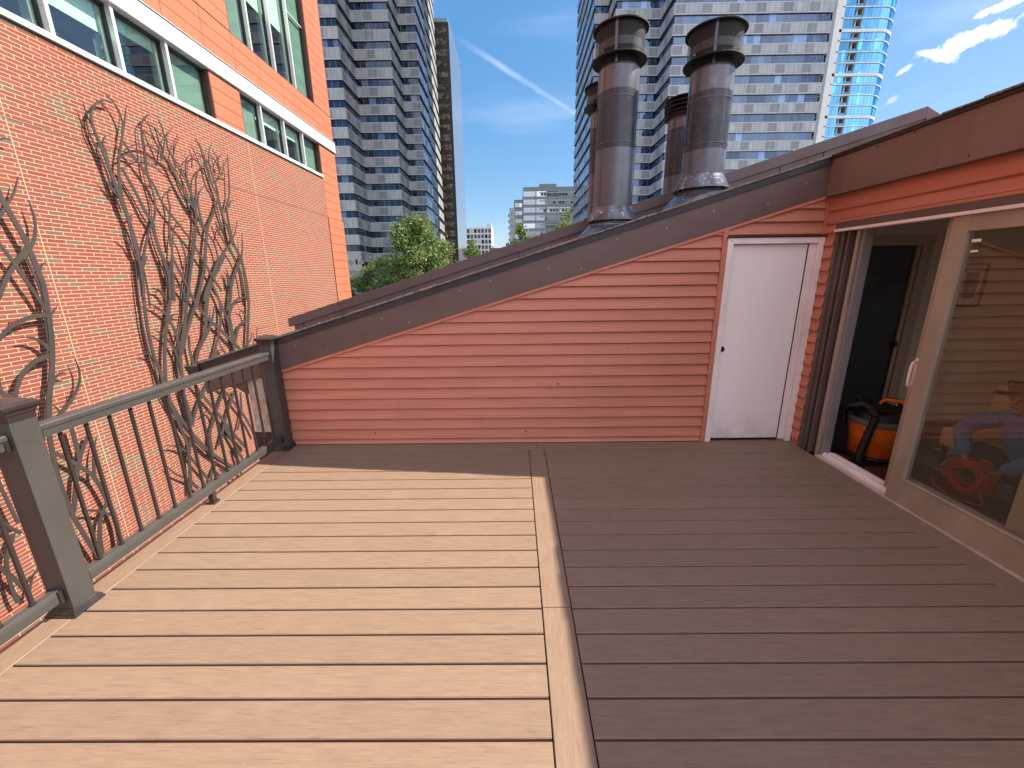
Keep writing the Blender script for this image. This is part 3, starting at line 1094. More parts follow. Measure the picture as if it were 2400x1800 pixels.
flue('large chalk-worn metal flue with mesh cap, front left of the flues', 1.0105, 4.5, 0.190, 1.95, 3.425, (3.157, 2.777), 'mesh',
     (0.252, 2.085, 2.200), cap_z=(3.485, 3.735, 0.251))
flue('large smooth metal flue with mesh cap, front right of the flues', 1.892, 4.5, 0.195, 2.2, 3.402, (3.134, 2.754), 'mesh',
     (0.270, 2.365, 2.480), cap_z=(3.455, 3.705, 0.266))
flue('thin metal flue with mesh cap half hidden behind the chalk-worn flue', 1.105, 5.60, 0.158, 1.2, 3.435, (3.190, 2.800), 'mesh',
     None, cap_z=(3.485, 3.690, 0.245))
flue('metal flue with stacked louvre rings on top, behind the smooth flue', 2.085, 5.60, 0.195, 1.2, 3.42, (3.170, 2.760), 'louvre')

# ================================================================ brick building
XB = -8.1


def brick_mat():
    m, t, b, o = newmat('norman_brick')
    c = t.nodes.new('ShaderNodeTexCoord')
    sx = t.nodes.new('ShaderNodeSeparateXYZ')
    t.links.new(c.outputs['Object'], sx.inputs[0])
    cb = t.nodes.new('ShaderNodeCombineXYZ')
    t.links.new(mth(t, 'ADD', sx.outputs['Y'], mth(t, 'MULTIPLY_ADD', noise(t, c.outputs['Object'], 3.0, 3), 0.006, 40.0 - 0.003)), cb.inputs['X'])
    t.links.new(mth(t, 'ADD', sx.outputs['Z'], mth(t, 'MULTIPLY_ADD', noise(t, c.outputs['Object'], 4.0, 3), 0.004, 20.0 - 0.002)), cb.inputs['Y'])
    bt = t.nodes.new('ShaderNodeTexBrick')
    bt.offset = 0.5
    bt.inputs['Scale'].default_value = 1.0
    bt.inputs['Brick Width'].default_value = 0.305
    bt.inputs['Row Height'].default_value = 0.0677
    bt.inputs['Mortar Size'].default_value = 0.0047
    bt.inputs['Mortar Smooth'].default_value = 0.12
    bt.inputs['Bias'].default_value = 0.0
    bt.inputs['Color1'].default_value = (0, 0, 0, 1)
    bt.inputs['Color2'].default_value = (1, 1, 1, 1)
    bt.inputs['Mortar'].default_value = (0.5, 0.5, 0.5, 1)
    t.links.new(cb.outputs[0], bt.inputs['Vector'])
    tone = ramp(t, bt.outputs['Color'], [(0.0, (0.215, 0.052, 0.038)), (0.3, (0.245, 0.070, 0.049)), (0.6, (0.21, 0.060, 0.044)), (0.86, (0.20, 0.070, 0.049)),
                                         (0.93, (0.155, 0.098, 0.066)), (1.0, (0.135, 0.104, 0.072))])
    fine = noise(t, coords(t, (1, 1, 2)), 38, 5, 0.6)
    tone = mixc(t, 1.0, tone, ramp(t, fine, [(0.25, (0.82, 0.82, 0.82)), (0.75, (1.14, 1.14, 1.14))]), 'MULTIPLY')
    blot = noise(t, coords(t), 0.5, 6, 0.6)
    tone = mixc(t, 1.0, tone, ramp(t, blot, [(0.3, (0.92, 0.9, 0.9)), (0.7, (1.07, 1.07, 1.07))]), 'MULTIPLY')
    col = mixc(t, bt.outputs['Fac'], tone, (0.52, 0.41, 0.28))
    # movement joints
    jy = None
    for y0 in (-5.6, 0.86, 7.34, 13.885):
        d = mth(t, 'LESS_THAN', mth(t, 'ABSOLUTE', mth(t, 'SUBTRACT', sx.outputs['Y'], y0)), 0.0075)
        jy = d if jy is None else mth(t, 'MAXIMUM', jy, d)
    col = mixc(t, jy, col, (0.42, 0.32, 0.22))
    jz = None
    for z0 in (4.092, 0.02, -4.05):
        d = mth(t, 'LESS_THAN', mth(t, 'ABSOLUTE', mth(t, 'SUBTRACT', sx.outputs['Z'], z0)), 0.0075)
        jz = d if jz is None else mth(t, 'MAXIMUM', jz, d)
    col = mixc(t, jz, col, (0.06, 0.045, 0.045))
    t.links.new(col, b.inputs['Base Color'])
    b.inputs['Roughness'].default_value = 0.85
    b.inputs['Specular IOR Level'].default_value = 0.2
    bump(t, b, mth(t, 'MULTIPLY_ADD', bt.outputs['Fac'], -1.0, mth(t, 'MULTIPLY', fine, 0.3)), 0.5, 0.006)
    return m


M_brick = brick_mat()
M_orange = plain('orange_panel', (0.37, 0.118, 0.058), 0.6, var=0.035, vscale=0.7, grime=0.08)
M_reveal = plain('brown_reveal', (0.10, 0.035, 0.025), 0.6, var=0.05)
M_band = plain('white_metal_band', (0.48, 0.50, 0.50), 0.4, var=0.03, vscale=0.8, grime=0.08)
M_mull = plain('silver_mullion', (0.62, 0.62, 0.60), 0.30, metal=0.35, var=0.03)
M_gasket = plain('dark_gasket', (0.02, 0.02, 0.02), 0.6)
M_bglass = glassmat('green_glass', (0.68, 0.85, 0.77), 0.10)
M_blind = plain('pale_blind', (0.80, 0.86, 0.78), 0.8, var=0.02)
M_shade = plain('grey_green_shade', (0.24, 0.29, 0.27), 0.7, var=0.03, vscale=1.0)
M_room = plain('office_interior', (0.10, 0.11, 0.105), 0.9, var=0.25, vscale=1.2)
M_ceil = plain('office_ceiling', (0.5, 0.52, 0.5), 0.9)

brick = thing('brick_building', 'red brick building with orange panels and green glass ribbon windows', 'building')
mb = MB()
mb.box(XB - 0.4, XB, -14, 18.958, -9, 5.598)
mb.build('brick_wall', M_brick, brick)
mb = MB()
mb.box(XB - 0.39, XB - 0.03, -14, 18.955, 5.5985, 5.632, 1)
yy = -14.0
for y1 in (-10.5, -7.0, -3.5, 0.0, 2.9, 5.95, 8.73, 11.85, 15.0, 18.955):
    mb.box(XB - 0.39, XB + 0.055, yy + 0.004, y1, 5.633, 5.738, 0)
    yy = y1
mb.build('sill', [M_band, M_gasket], brick, bevel=0.004)
# core behind everything, with lit-from-outside rooms
mb = MB()
mb.box(-30, XB - 4.0, -14, 20.45, -9, 26)
mb.box(XB - 4, XB - 0.41, -14, 20.45, -9, 5.62)
mb.box(XB - 4, XB - 0.30, -14, 20.45, 7.10, 8.36)
mb.box(XB - 4, XB - 0.3, 18.98, 20.45, 5.62, 7.10)
mb.box(XB - 4, XB - 0.3, 12.602, 13.84, 5.62, 7.10)
mb.box(XB - 4, XB - 0.3, -14, 13.86, 8.36, 14)
mb.box(XB - 4, XB - 0.3, 19.01, 20.45, 8.36, 14)
mb.box(XB - 4, XB - 0.3, -14, 20.45, 12.6, 14)
for yv in (2.0, 9.85, 16.9):
    mb.box(XB - 4, XB - 0.5, yv, yv + 0.12, 5.62, 12.6)
mb.box(XB - 1.35, XB - 0.75, 9.98, 10.6, 5.62, 7.1)
mb.box(XB - 1.6, XB - 0.9, 14.2, 15.4, 5.62, 6.2)
mb.build('interior_core', M_room, brick)

# orange rainscreen: separate panels with open joints over a dark backing
mb = MB()
G = 0.007


def panel(y0, y1, z0, z1, x=XB):
    mb.box(x - 0.03, x, y0 + G, y1 - G, z0 + G, z1 - G)


zs_up = [7.405, 7.746, 8.080, 8.392]
ycols = [-14, -11.2, -9.9, -8.6, -7.3, -6.0, -4.7, -3.4, -2.1, -0.8, 0.5, 1.8, 3.1, 4.4, 5.7, 7.2, 8.6, 9.95, 11.28, 12.628, 13.900, 15.15, 16.49, 17.83, 19.06, 20.50]
for i in range(len(ycols) - 1):
    for j in range(3):
        panel(ycols[i], ycols[i + 1], zs_up[j], zs_up[j + 1])
z = 8.41
while z < 14:
    for i in range(len(ycols) - 1):
        if ycols[i + 1] <= 13.95:
            panel(ycols[i], min(ycols[i + 1], 13.885), z, z + 0.337)
    panel(19.005, 20.50, z, z + 0.337)
    z += 0.337
z = 6.925
while z > 4.42:
    panel(12.60, 13.85, max(z - 0.355, 5.745), z) if z > 5.80 else None
    panel(18.965, 20.50, z - 0.355, z)
    z -= 0.355
z_break = z
z -= 0.012
while z > -9:
    panel(18.965, 20.56, z - 0.355, z, XB + 0.035)
    z -= 0.355
mb.build('cladding', M_orange, brick)
mb = MB()
mb.box(XB - 0.30, XB - 0.032, -14, 13.884, 7.40, 14)
mb.box(XB - 0.30, XB - 0.032, 13.884, 19.006, 7.40, 8.395)
mb.box(XB - 0.30, XB - 0.032, 19.006, 20.49, 7.40, 14)
mb.box(XB - 0.30, XB - 0.032, 12.601, 13.849, 5.739, 6.939)
mb.box(XB - 0.30, XB - 0.032, 18.971, 20.49, -9, 6.939)
mb.box(XB - 0.29, XB + 0.004, 13.70, 20.5, 8.388, 8.398)
mb.build('cladding_backing', M_reveal, brick)
# north return
mb = MB()
z = -9
while z < 14:
    for k in range(10):
        mb.box(-8.35 - 2.0*(k + 1) + G, -8.14 - 2.0*k - G if k else XB - 0.003, 20.47, 20.498, z + G, z + 0.355 - G)
    z += 0.355
mb.build('cladding', M_orange, brick)

# white metal band
mb = MB()
yj = [-14, -12.6, -11.3, -10.0, -8.7, -7.4, -6.1, -4.8, -3.5, -2.2, -0.9, 0.4, 1.75, 3.1, 4.45, 5.8, 7.15, 8.5, 9.86, 11.2, 12.552, 13.820, 15.035, 16.352, 17.700, 18.905, 20.505]
for i in range(len(yj) - 1):
    mb.box(XB - 0.2, XB + 0.065, yj[i] + 0.005, yj[i + 1] - 0.005, 6.955, 7.350, 0)
mb.box(XB - 0.2, XB + 0.050, -14, 20.50, 6.965, 7.340, 1)
mb.box(XB - 0.2, XB + 0.030, -14, 20.50, 7.353, 7.372, 2)
mb.box(XB - 0.2, XB + 0.085, -14, 20.51, 7.375, 7.392, 2)
mb.box(XB - 0.2, XB + 0.045, -14, 18.97, 6.938, 6.953, 2)
mb.build('white_band', [M_band, M_gasket, M_mull], brick)


def ribbon(y0, y1, z0, z1, muls, kinds, edge_rev=None, transoms=()):
    """one ribbon window: frame and mullions, with panes, blinds and shades as its pieces"""
    xg = XB - 0.157
    fr = MB()
    ys = [y0] + muls + [y1]
    for yv in muls:
        fr.box(xg - 0.03, XB - 0.004, yv - 0.038, yv + 0.038, z0, z1, 0)
        fr.box(xg - 0.02, xg + 0.045, yv - 0.062, yv + 0.062, z0 + 0.001, z1 - 0.001, 1)
    fr.box(xg - 0.03, xg + 0.03, y0, y1, z0 + 0.0005, z0 + 0.030, 1)
    fr.box(xg - 0.03, xg + 0.05, y0, y1, z1 - 0.055, z1 - 0.0005, 1)
    fr.box(xg - 0.03, xg + 0.04, y1 - 0.03, y1 - 0.001, z0 + 0.031, z1 - 0.056, 1)
    if edge_rev:
        fr.box(xg - 0.05, XB - 0.005, y1, y1 + 0.028, z0, z1, 2)
        fr.box(xg - 0.05, XB - 0.005, y0 - 0.028, y0, z0, z1, 2)
    for (ta, tb, tz) in transoms:
        fr.box(xg - 0.02, xg + 0.03, ta, tb, tz - 0.02, tz + 0.02, 0)
    w = fr.build('window', [M_mull, M_gasket, M_reveal], brick)
    for i in range(len(ys) - 1):
        a, b_ = ys[i], ys[i + 1]
        g = MB()
        g.face([(xg, a, z0), (xg, b_, z0), (xg, b_, z1), (xg, a, z1)])
        g.build('pane', M_bglass, w)
        kd = kinds[i]
        if kd == 'full':
            s_ = MB()
            s_.box(xg - 0.09, xg - 0.075, a + 0.01, b_ - 0.01, z0, z1)
            s_.build('shade', M_shade, w)
        elif kd:
            s_ = MB()
            s_.box(xg - 0.11, xg - 0.10, a + 0.03, b_ - 0.12, z1 - (z1 - z0)*kd, z1)
            s_.build('blind', M_blind, w)
        if kd != 'full':
            s_ = MB()
            s_.box(xg - 0.20, xg - 0.045, b_ - 0.13, b_ - 0.045, z0, z1)
            s_.build('window_pier', M_shade, w)


ribbon(-14, 12.572, 5.739, 6.938, [-11.0, -9.7, -8.4, -7.1, -5.8, -4.5, -3.2, -1.9, -0.6, 0.7, 2.0, 3.3, 4.5, 5.8, 7.16, 8.52, 9.885, 11.232],
       [0.2, 0, 0.5, 0, 0.2, 0.4, 0, 0.5, 0.3, 0, 0.5, 0.3, 0.2, 0.3, 0.4, 0.10, 0.45, 0.24, 'full'], True)
ribbon(13.880, 18.942, 5.739, 6.938, [14.905, 16.265, 17.598], ['full', 0.34, 0.32, 'full'], True)
ribbon(13.915, 18.972, 8.400, 12.6, [14.93, 16.255, 17.585], ['full', 0.62, 0.60, 'full'], True, [(17.6, 18.96, 10.98), (13.9, 17.6, 11.35)])
mb = MB()
mb.box(XB - 4, XB - 0.31, -14, 20.4, 7.00, 7.099)
mb.build('office_ceiling', M_ceil, brick)

# ================================================================ cut-steel sculptures on the brick wall
M_steel = plain('brown_cut_steel', (0.042, 0.030, 0.026), 0.55, var=0.10, vscale=2.2, speck=((0.2, 0.18, 0.17), 26, 0.79, 0.5), grime=0.2)


def catmull(P, n):
    out_ = []
    P = [np.array(p, float) for p in P]
    Q = [2*P[0] - P[1]] + P + [2*P[-1] - P[-2]]
    for i in range(1, len(Q) - 2):
        p0, p1_, p2_, p3 = Q[i - 1], Q[i], Q[i + 1], Q[i + 2]
        m_ = n if i < len(Q) - 3 else n + 1
        for k in range(m_):
            s_ = k/n
            out_.append(0.5*((2*p1_) + (-p0 + p2_)*s_ + (2*p0 - 5*p1_ + 4*p2_ - p3)*s_*s_ + (-p0 + 3*p1_ - 3*p2_ + p3)*s_**3))
    return out_


def sculpture(label, data, seed):
    mb = MB()
    rg = random.Random(seed)
    # finer reeds that follow the main stems
    extra = []
    for row in data:
        if len(row) >= 24 and rg.random() < 0.55:
            dy, dz = rg.choice((-1, 1))*rg.uniform(0.07, 0.16), rg.uniform(-0.25, 0.1)
            n3 = len(row)//3
            new = []
            for k in range(n3):
                sw = 0.012*math.sin(k*1.3 + dy*30)
                new += [row[3*k] + dy*(0.4 + 0.6*k/n3) + sw, row[3*k + 1] + dz, max(0.012, row[3*k + 2]*0.42)]
            new[2] = 0.008
            extra.append(new)
    data = data + extra
    X0 = XB + 0.14
    for i, row in enumerate(data):
        P = [(row[k], row[k + 1], row[k + 2]) for k in range(0, len(row), 3)]
        C = catmull(P, 6)
        xo = X0 - i*0.0004
        Lf, Rt = [], []
        for k, p in enumerate(C):
            a, b_ = C[max(k - 1, 0)], C[min(k + 1, len(C) - 1)]
            d = (b_ - a)[:2]
            d = d/(np.linalg.norm(d) + 1e-9)
            n_ = np.array((-d[1], d[0]))
            h = max(0.003, p[2]*0.45)
            Lf.append(p[:2] + n_*h)
            Rt.append(p[:2] - n_*h)
        th = 0.014
        for k in range(len(C) - 1):
            a, b_, c_2, d_ = Lf[k], Lf[k + 1], Rt[k + 1], Rt[k]
            F = lambda q, x: (x, float(q[0]), float(q[1]))
            mb.face([F(a, xo), F(d_, xo), F(c_2, xo), F(b_, xo)])
            mb.face([F(a, xo - th), F(b_, xo - th), F(c_2, xo - th), F(d_, xo - th)])
            mb.face([F(a, xo), F(b_, xo), F(b_, xo - th), F(a, xo - th)])
            mb.face([F(d_, xo), F(d_, xo - th), F(c_2, xo - th), F(c_2, xo)])
        # stand-off studs
        if i % 3 == 0 and max(r[2] for r in P) > 0.06:
            q = C[len(C)//2]
            mb.tube([(XB, float(q[0]), float(q[1])), (xo - th, float(q[0]), float(q[1]))], 0.010, 8)
    o = mb.build('wall_sculpture', M_steel)
    tag(o, label, 'sculpture', 'cut steel branch sculptures on the brick wall')
    return o


SCULPT_MAIN=[[8.93,2.96,0.094,8.91,3.16,0.091,8.85,3.48,0.084,8.81,3.74,0.077,8.77,3.98,0.072,8.73,4.17,0.068,8.69,4.36,0.06,8.7,4.55,0.048,8.77,4.7,0.035,8.9,4.85,0.032,9.07,4.95,0.035,9.22,4.97,0.04],
[8.92,3.04,0.087,8.96,3.36,0.076,9.01,3.65,0.063,9.1,3.95,0.05,9.26,4.32,0.038,9.43,4.7,0.025,9.57,5.05,0.005],
[9.29,4.43,0.042,9.38,4.64,0.043,9.35,4.84,0.041,9.28,4.97,0.032,9.19,5.05,0.021,9.07,5.08,0.006],
[8.82,3.79,0.065,8.83,3.98,0.051,8.81,4.13,0.031,8.9,4.27,0.016,9.06,4.35,0.01],
[8.92,3.23,0.103,8.95,2.97,0.102,8.98,2.72,0.099,8.98,2.42,0.096,8.99,2.12,0.094,8.99,1.8,0.09,8.95,1.46,0.085,8.88,1.17,0.081],
[9.1,3.77,0.069,9.23,3.5,0.074,9.34,3.25,0.077,9.44,2.96,0.082,9.55,2.76,0.084,9.54,2.55,0.083,9.57,2.25,0.088,9.64,1.87,0.093,9.67,1.58,0.093,9.57,1.13,0.094],
[8.95,1.59,0.069,9.04,1.86,0.063,9.22,2.23,0.057,9.42,2.59,0.051,9.61,2.85,0.049,9.72,3.1,0.052,9.75,3.37,0.053,9.72,3.7,0.048,9.71,3.91,0.042,9.75,4.27,0.035,9.78,4.52,0.029,9.83,4.76,0.022,9.94,4.93,0.016,10.09,5.05,0.014],
[9.28,4.31,0.048,9.36,4.19,0.05,9.49,4.03,0.052,9.62,3.84,0.054,9.82,3.59,0.057,9.89,3.37,0.058,10.03,3.12,0.06,10.25,2.87,0.062,10.46,2.63,0.066,10.64,2.41,0.07,10.78,2.14,0.073,10.93,1.89,0.076,11.05,1.64,0.077,11.32,1.23,0.08],
[9.13,3.96,0.033,9.3,4.06,0.036,9.44,4.04,0.047,9.56,3.95,0.047,9.73,3.76,0.039],
[9.22,4.09,0.02,9.47,4.26,0.023,9.68,4.35,0.03,9.97,4.38,0.043,10.22,4.29,0.058,10.43,4.15,0.074,10.51,3.93,0.082,10.63,3.67,0.092,10.75,3.46,0.099,10.94,3.22,0.109],
[10.84,4.8,0.006,10.64,4.5,0.019,10.57,4.24,0.035,10.69,4.07,0.046,10.84,3.82,0.058,10.91,3.52,0.068,10.95,3.26,0.071,10.88,2.95,0.072,10.73,2.57,0.076,10.58,2.19,0.081,10.35,1.73,0.089,10.16,1.28,0.097,10.06,1.03,0.1],
[10.24,4.24,0.042,10.36,4.53,0.03,10.49,4.75,0.019,10.75,5.02,0.005],
[10.49,4.62,0.059,10.42,4.76,0.045,10.41,4.91,0.033,10.32,5.07,0.009],
[10.2,4.18,0.052,10.19,4.38,0.047,10.1,4.62,0.035,10.02,4.89,0.013],
[10.6,4.11,0.089,10.55,4.32,0.067,10.46,4.45,0.047,10.46,4.64,0.027],
[10.35,4.69,0.036,10.22,4.8,0.026,10.01,4.86,0.015,9.94,4.89,0.009],
[9.93,2.28,0.086,10,2.73,0.063,10.14,3.14,0.047,10.15,3.42,0.033,10.28,3.62,0.019,10.54,3.75,0.013],
[9.67,1.06,0.097,9.78,1.58,0.076,9.88,2.02,0.058,10.02,2.45,0.041,10.14,2.72,0.028,10.3,2.86,0.019,10.6,2.97,0.014],
[10.91,3.37,0.076,10.89,3.83,0.056,10.88,4.12,0.039,10.98,4.37,0.021,11.16,4.54,0.009],
[10.92,3.13,0.081,11.11,3.76,0.057,11.2,4.04,0.041,11.4,4.29,0.025,11.76,4.49,0.018],
[10.82,1.73,0.112,11.12,2.54,0.093,11.32,2.94,0.076,11.68,3.36,0.067,11.9,3.75,0.074,11.83,4.14,0.064,11.77,4.44,0.046,11.84,4.76,0.024,12.02,5.02,0.007],
[11.12,2.79,0.081,11.07,3.15,0.062,11.09,3.46,0.042,11.22,3.69,0.024,11.46,3.9,0.01],
[12.13,2.96,0.091,12.16,3.46,0.069,12.37,3.83,0.057,12.5,4.35,0.043,12.6,4.89,0.011],
[12.11,2.51,0.095,12.05,2.88,0.087,11.91,3.26,0.077,11.85,3.74,0.065,11.69,4.05,0.054,11.62,4.46,0.041,11.53,4.8,0.028,11.41,4.97,0.014],
[12.53,3.17,0.013,12.29,2.77,0.041,11.91,2.4,0.052,11.39,2,0.067,11.09,1.64,0.083,10.76,1.25,0.096,10.61,1,0.107],
[12.64,2.84,0.015,12.49,2.29,0.058,12.17,1.85,0.07,11.83,1.49,0.089,11.59,0.94,0.116],
[12.12,3.02,0.095,12.17,2.55,0.097,12.35,2.17,0.099,12.42,1.71,0.1,12.35,0.89,0.1],
[8.98,2.67,0.045,9.05,2.84,0.026,9.26,2.95,0.006],
[11.68,3.35,0.04,11.85,3.43,0.027,12,3.44,0.009],
[12.26,3.48,0.059,12.37,3.65,0.03,12.57,3.72,0.008],
[11.62,2.68,0.071,11.76,2.92,0.036,12,3.02,0.008],
[8.91,3.16,0.089,8.76,3.34,0.053,8.65,3.5,0.006],
[8.95,2.09,0.066,8.84,2.34,0.037,8.7,2.44,0.006],
[8.69,4.4,0.041,8.64,4.56,0.027,8.62,4.74,0.006],
[11.19,4.48,0.017,11.4,4.62,0.021,11.58,4.57,0.043,11.7,4.33,0.054],
[11.9,4.71,0.044,12.07,4.57,0.041,12.16,4.31,0.024,12.32,4.5,0.017,12.57,4.8,0.007],
[12.01,4.17,0.03,12.28,4.34,0.024,12.52,4.35,0.024],
[12.14,4.46,0.036,12.14,4.71,0.027,12.01,4.87,0.011],
[12.19,4.41,0.037,12.17,4.66,0.02,12.42,4.91,0.007],
[11.12,4.23,0.027,11.19,4.48,0.021,11.13,4.63,0.01],
[10.98,3.14,0.064,11.07,2.85,0.061,11.21,2.7,0.058,11.39,2.49,0.059,11.44,2.07,0.054,11.39,1.74,0.05],
[11.61,3.03,0.053,11.76,2.59,0.054,12.06,2.16,0.056,12.22,1.74,0.059,12.22,1.12,0.059],
[11.71,1.22,0.09,11.73,1.57,0.054,11.68,1.81,0.011],
[12.44,1.49,0.061,12.39,1.71,0.036,12.58,1.87,0.009],
[10.32,1.91,0.07,10.31,2.24,0.05,10.23,2.51,0.026,10.11,2.57,0.007],
[9.47,1.13,0.072,9.38,1.31,0.043,9.19,1.38,0.006],
[10.05,1.19,0.067,9.95,1.37,0.036,9.81,1.44,0.007],
[9.02,2.07,0.082,8.93,1.46,0.083,8.88,1.02,0.083,8.82,0.51,0.085,8.81,-0.05,0.086,8.86,-0.38,0.088,8.88,-0.72,0.089,8.92,-1,0.089,8.97,-1.25,0.089,9.11,-1.65,0.089,9.36,-2.15,0.09,9.69,-2.71,0.092,10,-3.1,0.092,10.48,-3.63,0.097],
[9.22,2.05,0.064,9.1,1.88,0.069,8.99,1.67,0.075],
[9.64,2.07,0.108,9.63,1.51,0.108,9.59,1.13,0.103,9.41,0.73,0.098,9.24,0.33,0.098,9.09,-0.11,0.097,8.95,-0.73,0.096,8.94,-1.07,0.095,8.99,-1.47,0.095,9.07,-1.92,0.096,9.13,-2.31,0.101,9.04,-2.9,0.104,8.91,-3.45,0.104],
[9.94,2.08,0.089,9.78,1.76,0.095,9.62,1.39,0.101],
[10.52,2.11,0.102,10.31,1.6,0.101,10.08,1.1,0.1,9.9,0.61,0.1,9.65,0.13,0.098,9.5,-0.25,0.099,9.43,-0.69,0.1,9.37,-1.09,0.1,9.39,-1.5,0.101,9.4,-1.94,0.102],
[11.01,2.13,0.108,10.74,1.6,0.108,10.42,1.08,0.106,10.05,0.59,0.105,9.76,0.18,0.107,9.55,-0.19,0.109],
[11.71,2.16,0.117,11.25,1.71,0.114,10.86,1.24,0.118,10.62,0.71,0.121,10.41,0.16,0.115,10.07,-0.22,0.108,9.82,-0.71,0.106],
[10.38,0.09,0.102,10.59,0.28,0.089,10.84,0.62,0.059,10.99,0.94,0.009],
[9.95,1.99,0.067,10.15,1.44,0.079,10.37,0.91,0.089,10.66,0.53,0.094,11,0.23,0.101,11.35,-0.14,0.113,11.69,-0.48,0.122],
[9.9,0.23,0.066,9.84,-0.07,0.071,9.84,-0.46,0.077,9.85,-0.68,0.081],
[11.02,1.45,0.08,11.17,1.04,0.086,11.34,0.46,0.095,11.43,-0.07,0.103,11.37,-0.47,0.106],
[11.2,0.93,0.097,11.1,0.48,0.09,10.81,-0.05,0.079,10.51,-0.46,0.072],
[12.45,2.19,0.091,11.99,1.67,0.096,11.64,1.09,0.105,11.48,0.64,0.114,11.46,0.24,0.12,11.43,-0.31,0.125],
[12.42,2.19,0.1,12.47,1.59,0.106,12.43,0.97,0.109,12.25,0.36,0.111,11.97,-0.41,0.115],
[11.5,0.64,0.117,11.77,0.91,0.079,12.11,1,0.052,12.38,1.02,0.036,12.5,1.13,0.016],
[11.47,-0.2,0.131,11.74,0.17,0.1,11.97,0.31,0.074,12.22,0.34,0.063],
[12.17,0.41,0.076,12.09,0.6,0.043,11.9,0.7,0.008],
[11.66,1.36,0.089,11.68,1.63,0.049,11.57,1.74,0.01],
[9.48,1.1,0.097,9.37,1.3,0.056,9.17,1.38,0.006],
[9.45,0.72,0.091,9.23,0.93,0.057,8.95,1.11,0.006],
[9.44,0.69,0.067,9.62,0.76,0.045,9.83,0.73,0.008],
[10.04,1,0.095,10.01,1.24,0.062,9.83,1.43,0.007],
[9.42,0.69,0.072,9.52,0.42,0.078,9.54,0.08,0.083,9.51,-0.25,0.088],
[9.22,0.33,0.057,9.35,0.08,0.066,9.43,-0.24,0.076,9.43,-0.65,0.087],
[8.91,-0.49,0.076,8.81,-0.18,0.05,8.69,0,0.028,8.53,0.03,0.005],
[9.24,0.26,0.044,9.09,0.41,0.025,8.98,0.49,0.006],
[11.03,-0.44,0.062,10.92,-0.23,0.041,10.87,-0.02,0.009],
[10.6,-0.4,0.061,10.84,-0.31,0.038,11.04,-0.4,0.025],
[12.06,-0.34,0.049,12.23,-0.19,0.036,12.31,-0.03,0.012],
[12.46,-0.4,0.052,12.54,-0.15,0.035,12.6,0.06,0.013],
[10.27,-1.01,0.109,9.85,-1.35,0.102,9.57,-1.67,0.098,9.4,-1.94,0.094],
[9.7,-0.9,0.073,10,-1.43,0.082,10.36,-2.02,0.094,10.7,-2.65,0.104,11.09,-3.25,0.113],
[9.82,-2.89,0.133,9.9,-2.33,0.094,10.12,-2.06,0.069,10.03,-1.77,0.036,9.74,-1.78,0.023],
[10.86,-1.25,0.094,10.54,-1.56,0.092,10.26,-1.87,0.092,10.02,-2.18,0.091],
[11.14,-1.49,0.101,10.67,-2.01,0.099,10.39,-2.4,0.098,10.11,-2.78,0.097],
[10.34,-1.03,0.076,10.74,-1.46,0.078,11.07,-1.97,0.081,11.37,-2.51,0.084,11.58,-3.09,0.085],
[10.42,-2.29,0.113,10.57,-2.68,0.107,10.77,-3.24,0.096,10.9,-3.57,0.09],
[9.12,-2.68,0.095,9.1,-2.52,0.073,8.82,-2.23,0.042,8.53,-2.09,0.008],
[8.46,-2.55,0.008,8.64,-2.85,0.038,8.94,-3.16,0.062,9.16,-3.52,0.084],
[9.37,-2.12,0.109,9.22,-2.35,0.115,9.12,-2.57,0.12],
[11.33,-1.63,0.074,11.21,-2.19,0.074,10.91,-2.65,0.072],
[9.11,-2.56,0.066,9.28,-2.95,0.067,9.49,-3.41,0.072,9.54,-3.77,0.078],
[9.97,-3.38,0.072,10.12,-3.62,0.063,10.47,-4.07,0.049],
[10.76,-4.51,0.084,10.69,-3.74,0.091,10.67,-3.37,0.094,10.64,-3.05,0.096],
[9.67,-3.88,0.082,9.63,-3.45,0.091,9.93,-3.15,0.096]]
